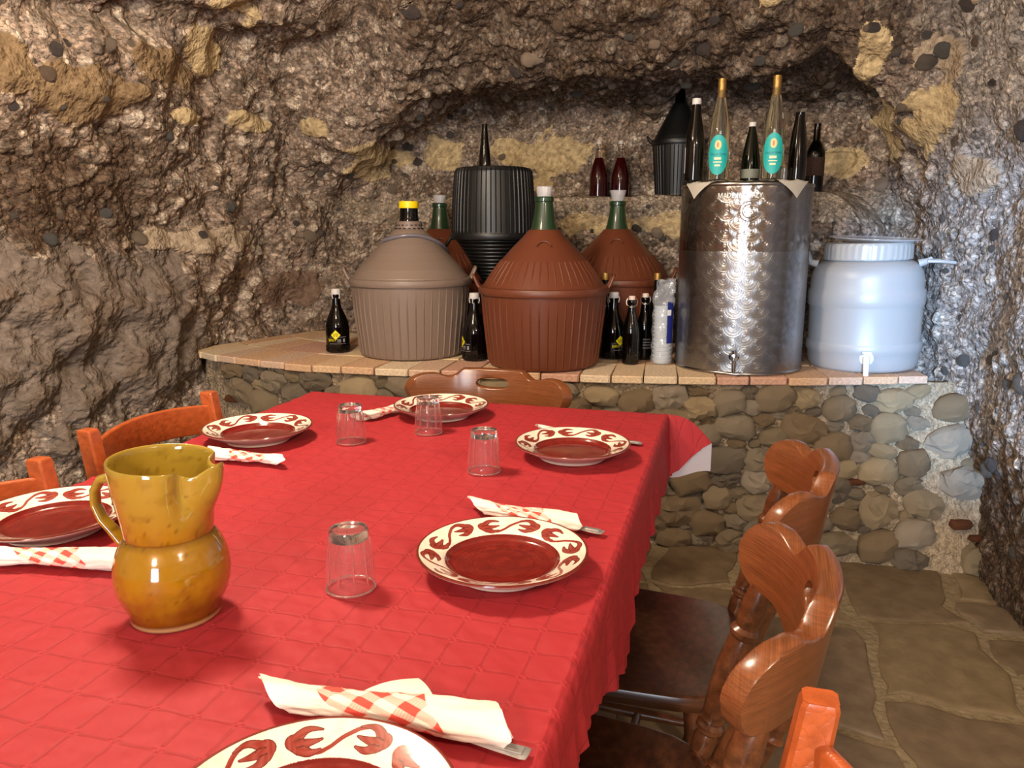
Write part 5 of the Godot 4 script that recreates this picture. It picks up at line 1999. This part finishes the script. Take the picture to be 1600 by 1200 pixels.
# a paper napkin rolled round its cutlery: axis along x, length l, pointed at both ends
func make_napkin(label: String, l: float, r: float, nseed: int, wing := 0.0, open_r := 1.25) -> Node3D:
	var o := thing("napkin", label, "napkin", Vector3.ZERO, 0.0, "rolled check napkins")
	var ns := noise(FastNoiseLite.TYPE_SIMPLEX, 9.0, 3, nseed)
	var pv := PackedVector3Array()
	var uvs := PackedVector2Array()
	var turns := 1.7
	var w := 61
	var h := 65
	for j in h:
		var f := j / float(h - 1)              # along the roll
		for i in w:
			var g := i / float(w - 1)
			var a := g * TAU * turns - 0.6
			# ends cut on the slant, so that each end is a point
			var x0 := -l * 0.5 + 0.055 * absf(fposmod(a / TAU + 0.10, 1.0) - 0.5) * 2.0
			var x1 := l * 0.5 - 0.040 * absf(fposmod(a / TAU + 0.45, 1.0) - 0.5) * 2.0
			var x := lerpf(x0, x1, f)
			var rr := r * (0.72 + 0.28 * g) * lerpf(0.85, open_r, ss(0.25, 1.0, f)) * lerpf(1.0, 1.25, 1.0 - ss(0.0, 0.35, f))
			rr += ns.get_noise_3d(x * 1.5, a * 0.15, 0.0) * 0.004
			var y := rr * sin(a) * 0.66
			pv.append(Vector3(x, y, rr * cos(a) * 1.15))
			uvs.append(Vector2(f * 0.86 + 0.07 + 0.03 * sin(a), g * 1.0))
	var low := 0.0
	for q in pv:
		low = minf(low, q.y)
	for i in pv.size():
		pv[i].y = pv[i].y - low + 0.0004
	var m := mat(Color.WHITE, 0.85)
	m.albedo_texture = M.gingham
	m.backlight_enabled = true
	m.backlight = Color(0.25, 0.22, 0.2)
	obj("rolled_paper", sheet(pv, uvs, w, h), m, o)
	if wing > 0.0:
		# free corner of the paper standing out behind the roll
		var b := MB.new()
		var rows := []
		for j in 9:
			var f := j / 8.0
			var row := PackedVector3Array()
			for i in 9:
				var t := i / 8.0
				var wid := (1.0 - f) * 0.055
				row.append(Vector3(0.012 + (t - 0.5) * 2.0 * wid + f * 0.006, 0.012 - 0.004 * f + 0.008 * sin(f * PI), -0.004 - f * wing))
			rows.append(row)
		b.grid(rows)
		obj("paper_corner", b.mesh(), mat(Color(0.91, 0.885, 0.84), 0.85), o)
	return o

func cutlery(called: String, label: String, at: Vector3, turn: float, l: float) -> void:
	var steel := mat(Color(0.80, 0.79, 0.78), 0.28, 0.75)
	var o := thing(called, label, called, at, turn, "cutlery rolled in napkins")
	# handle end at +x
	var b := MB.new()
	var loops := []
	var shape := [[0.0, 0.003, 0.0018], [0.02, 0.0035, 0.0019], [l - 0.075, 0.0045, 0.0018], [l - 0.03, 0.0082, 0.0014], [l - 0.006, 0.0098, 0.0013], [l - 0.001, 0.0088, 0.0011], [l, 0.0065, 0.0008]]
	for s in shape:
		var loop := PackedVector3Array()
		for k in 10:
			var a := TAU * k / 10.0
			loop.append(Vector3(s[0], 0.004 + s[2] * sin(a) * 1.2 - 0.0012 * s[0] / l, s[1] * cos(a)))
		loops.append(loop)
	b.loft(loops)
	obj("handle", b.mesh(50.0), steel, o)
	b = MB.new()
	if called == "fork":
		b.box(Vector3(-0.012, 0.004, 0), Vector3(0.03, 0.0022, 0.020), 0.0008)
		for k in 4:
			b.box(Vector3(-0.045, 0.004, (k - 1.5) * 0.0058), Vector3(0.042, 0.002, 0.0030), 0.0006)
		obj("tines", b.mesh(), steel, o)
	else:
		b.box(Vector3(-0.035, 0.004, 0), Vector3(0.078, 0.0016, 0.015), 0.0006)
		obj("blade", b.mesh(), steel, o)
	b = MB.new()
	b.box(Vector3(l - 0.02, 0.0052, 0.0), Vector3(0.028, 0.0016, 0.011), 0.0006)
	b.box(Vector3(l - 0.02, 0.0056, 0.0), Vector3(0.022, 0.0014, 0.0065), 0.0005)
	obj("grip_pattern", b.mesh(), steel, o)

func build_tableware() -> void:
	var y := TY + 0.0032
	var p := make_plate("painted plate at the near right seat, brush rings showing in its red-brown well")
	p.position = Vector3(-0.303, y, -1.012)
	copy(p, "painted plate on the right beyond the near one, before a rolled napkin", Vector3(-0.318, y, -1.60), 0.9)
	copy(p, "painted plate at the far head of the table, behind a tumbler", Vector3(-0.728, y, -1.868), 2.1)
	copy(p, "painted plate at the far left seat, in front of an orange chair", Vector3(-1.062, y, -1.532), 3.0)
	copy(p, "painted plate partly hidden behind the yellow jug on the left", Vector3(-1.062, y, -0.955), 4.2)
	copy(p, "painted plate cut off by the bottom edge of the photo", Vector3(-0.304, y, -0.470), 5.3)
	var t := make_tumbler("upturned faceted tumbler nearest the jug, left of the near right plate")
	t.position = Vector3(-0.490, y - 0.001, -0.898)
	copy(t, "upturned faceted tumbler before the far right plate, rightmost of the four", Vector3(-0.472, y - 0.001, -1.447), 0.2)
	copy(t, "upturned faceted tumbler standing in front of the far head plate", Vector3(-0.697, y - 0.001, -1.700), 0.35)
	copy(t, "upturned faceted tumbler beside the far left plate and its napkin", Vector3(-0.840, y - 0.001, -1.572), 0.1)
	build_jug(Vector3(-0.676, y - 0.001, -0.772))
	M.gingham = gingham()
	# near right napkin with knife
	var n := make_napkin("red check napkin roll behind the near right plate, open white end to the right", 0.235, 0.017, 3)
	n.position = Vector3(-0.325, y, -1.205)
	n.rotation.y = -0.17
	cutlery("knife", "knife handle sticking out of the napkin behind the near right plate", Vector3(-0.283, y + 0.003, -1.197), -0.20, 0.105)
	# nearest napkin with fork
	n = make_napkin("red check napkin roll at the bottom of the photo with a loose corner standing up", 0.29, 0.0185, 8, 0.066, 1.35)
	n.position = Vector3(-0.322, y, -0.636)
	n.rotation.y = 0.06
	cutlery("fork", "fork handle sticking out of the nearest napkin, ridged end", Vector3(-0.278, y + 0.003, -0.634), -0.10, 0.118)
	# far right
	n = make_napkin("napkin roll behind the far right plate with only its white tips showing", 0.215, 0.014, 12)
	n.position = Vector3(-0.345, y, -1.752)
	n.rotation.y = -0.14
	cutlery("knife", "knife handle reaching from behind the far right plate to the table edge", Vector3(-0.285, y + 0.001, -1.742), -0.11, 0.105)
	# left side
	n = make_napkin("red check napkin roll in front of the far left plate", 0.22, 0.016, 17)
	n.position = Vector3(-0.985, y, -1.367)
	n.rotation.y = PI - 0.02
	n = make_napkin("red check napkin roll at the left edge of the photo, below the jug's handle", 0.25, 0.0185, 23)
	n.position = Vector3(-0.950, y, -0.838)
	n.rotation.y = 0.20
	n = make_napkin("small rolled napkin left of the far head plate", 0.17, 0.016, 29)
	n.position = Vector3(-0.880, y, -1.812)
	n.rotation.y = 1.15 + PI

func build_jug(at: Vector3) -> void:
	var o := thing("jug", "glazed yellow-ochre pottery jug with a pinched spout and strap handle", "jug", at)
	o.scale = Vector3(0.955, 0.965, 0.955)
	var glaze := tinted(0.10, 0.55)
	glaze.clearcoat_enabled = true
	glaze.clearcoat = 0.8
	glaze.clearcoat_roughness = 0.05
	var ns := noise(FastNoiseLite.TYPE_SIMPLEX, 16.0, 4, 81)
	var drip := noise(FastNoiseLite.TYPE_SIMPLEX, 26.0, 3, 82)
	var speck := cells(110.0, 9, FastNoiseLite.RETURN_DISTANCE)
	var yellow := lin(0.61, 0.50, 0.17)
	var ochre := lin(0.59, 0.42, 0.07)
	var amber := lin(0.47, 0.25, 0.05)
	var brown := lin(0.30, 0.13, 0.03)
	var tone := func(q: Vector3) -> Color:
		var c := yellow.lerp(ochre, ss(0.19, 0.10, q.y + ns.get_noise_3dv(q) * 0.03))
		c = c.lerp(amber, ss(0.075, 0.015, q.y + ns.get_noise_3d(q.x * 2.0, q.y, q.z * 2.0) * 0.03) * 0.85)
		c = c.lerp(brown, ss(0.18, 0.5, drip.get_noise_3d(q.x, q.y * 1.8, q.z)) * 0.2)
		c = c.lerp(brown, ss(0.25, 0.12, speck.get_noise_3dv(q) + 1.0) * 0.5)
		c = c.lerp(brown, exp(-pow((q.y - 0.118) / 0.0022, 2.0)) * 0.6)
		c = c.lerp(brown, exp(-pow((q.y - 0.009) / 0.004, 2.0)) * 0.7)
		if q.y < 0.005:
			c = lin(0.62, 0.48, 0.33)
		return c
	var spout := deg_to_rad(4.0)           # towards the right, a little nearer the camera
	var shape := func(a: float, y: float, r: float) -> float:
		if y < 0.128:
			return r
		var d := wrapf(a - spout, -PI, PI)
		var k := ss(0.128, 0.20, y)
		var ridge := exp(-pow(d / 0.30, 2.0))
		var dent := exp(-pow((absf(d) - 0.62) / 0.20, 2.0))
		return r + k * (0.016 * ridge - 0.011 * dent)
	var prof := [Vector2(0.001, 0.003), Vector2(0.048, 0.002), Vector2(0.053, 0.0), Vector2(0.0575, 0.001), Vector2(0.0590, 0.005), Vector2(0.0580, 0.009), Vector2(0.0615, 0.018), Vector2(0.0680, 0.032), Vector2(0.0728, 0.048), Vector2(0.0745, 0.064), Vector2(0.0730, 0.080), Vector2(0.0685, 0.096), Vector2(0.0615, 0.110), Vector2(0.0570, 0.1165), Vector2(0.0553, 0.118), Vector2(0.0560, 0.1205), Vector2(0.0568, 0.127),
		Vector2(0.0590, 0.142), Vector2(0.0625, 0.160), Vector2(0.0655, 0.178), Vector2(0.0675, 0.195), Vector2(0.0690, 0.210), Vector2(0.0695, 0.2155), Vector2(0.0680, 0.2180), Vector2(0.0655, 0.2175), Vector2(0.0640, 0.214), Vector2(0.0620, 0.195), Vector2(0.0590, 0.170), Vector2(0.0540, 0.145), Vector2(0.050, 0.12), Vector2(0.06, 0.09), Vector2(0.066, 0.065), Vector2(0.055, 0.02), Vector2(0.001, 0.012)]
	# refine the profile so that the glaze colours read
	var fine := []
	for i in prof.size() - 1:
		var steps := maxi(1, int(prof[i].distance_to(prof[i + 1]) / 0.004))
		for k in steps:
			fine.append(prof[i].lerp(prof[i + 1], k / float(steps)))
	fine.append(prof[-1])
	var b := MB.new()
	b.lathe(fine, 96, shape)
	# the rim dips beside the spout and the lip lifts
	for i in b.p.size():
		var q := b.p[i]
		if q.y > 0.15:
			var d := wrapf(atan2(-q.z, q.x) - spout, -PI, PI)
			q.y += ss(0.15, 0.218, q.y) * (0.004 * exp(-pow(d / 0.25, 2.0)) - 0.010 * exp(-pow((absf(d) - 0.45) / 0.22, 2.0)) + 0.004 * cos(d + PI))
			b.p[i] = q
	for i in b.p.size():
		b.col[i] = tone.call(b.p[i])
	obj("body", b.mesh(60.0, true), glaze, o)
	b = MB.new()
	var ha := deg_to_rad(188.0)
	var dirv := Vector3(cos(ha), 0, -sin(ha))
	var path := []
	var radii := []
	var pts := [[0.060, 0.182, 0.011], [0.074, 0.190, 0.0105], [0.092, 0.186, 0.0098], [0.103, 0.170, 0.0095], [0.104, 0.150, 0.0095], [0.096, 0.130, 0.0098], [0.082, 0.114, 0.0105], [0.070, 0.100, 0.0115], [0.066, 0.088, 0.010], [0.068, 0.078, 0.006]]
	for i in pts.size() - 1:
		for k in 4:
			var f := k / 4.0
			path.append(dirv * lerpf(pts[i][0], pts[i + 1][0], f) + Vector3(0, lerpf(pts[i][1], pts[i + 1][1], f), 0))
			radii.append(lerpf(pts[i][2], pts[i + 1][2], f))
	b.tube(path, radii, 14, true, 0.62)
	for i in b.p.size():
		b.col[i] = tone.call(b.p[i])
	obj("handle", b.mesh(60.0, true), glaze, o)
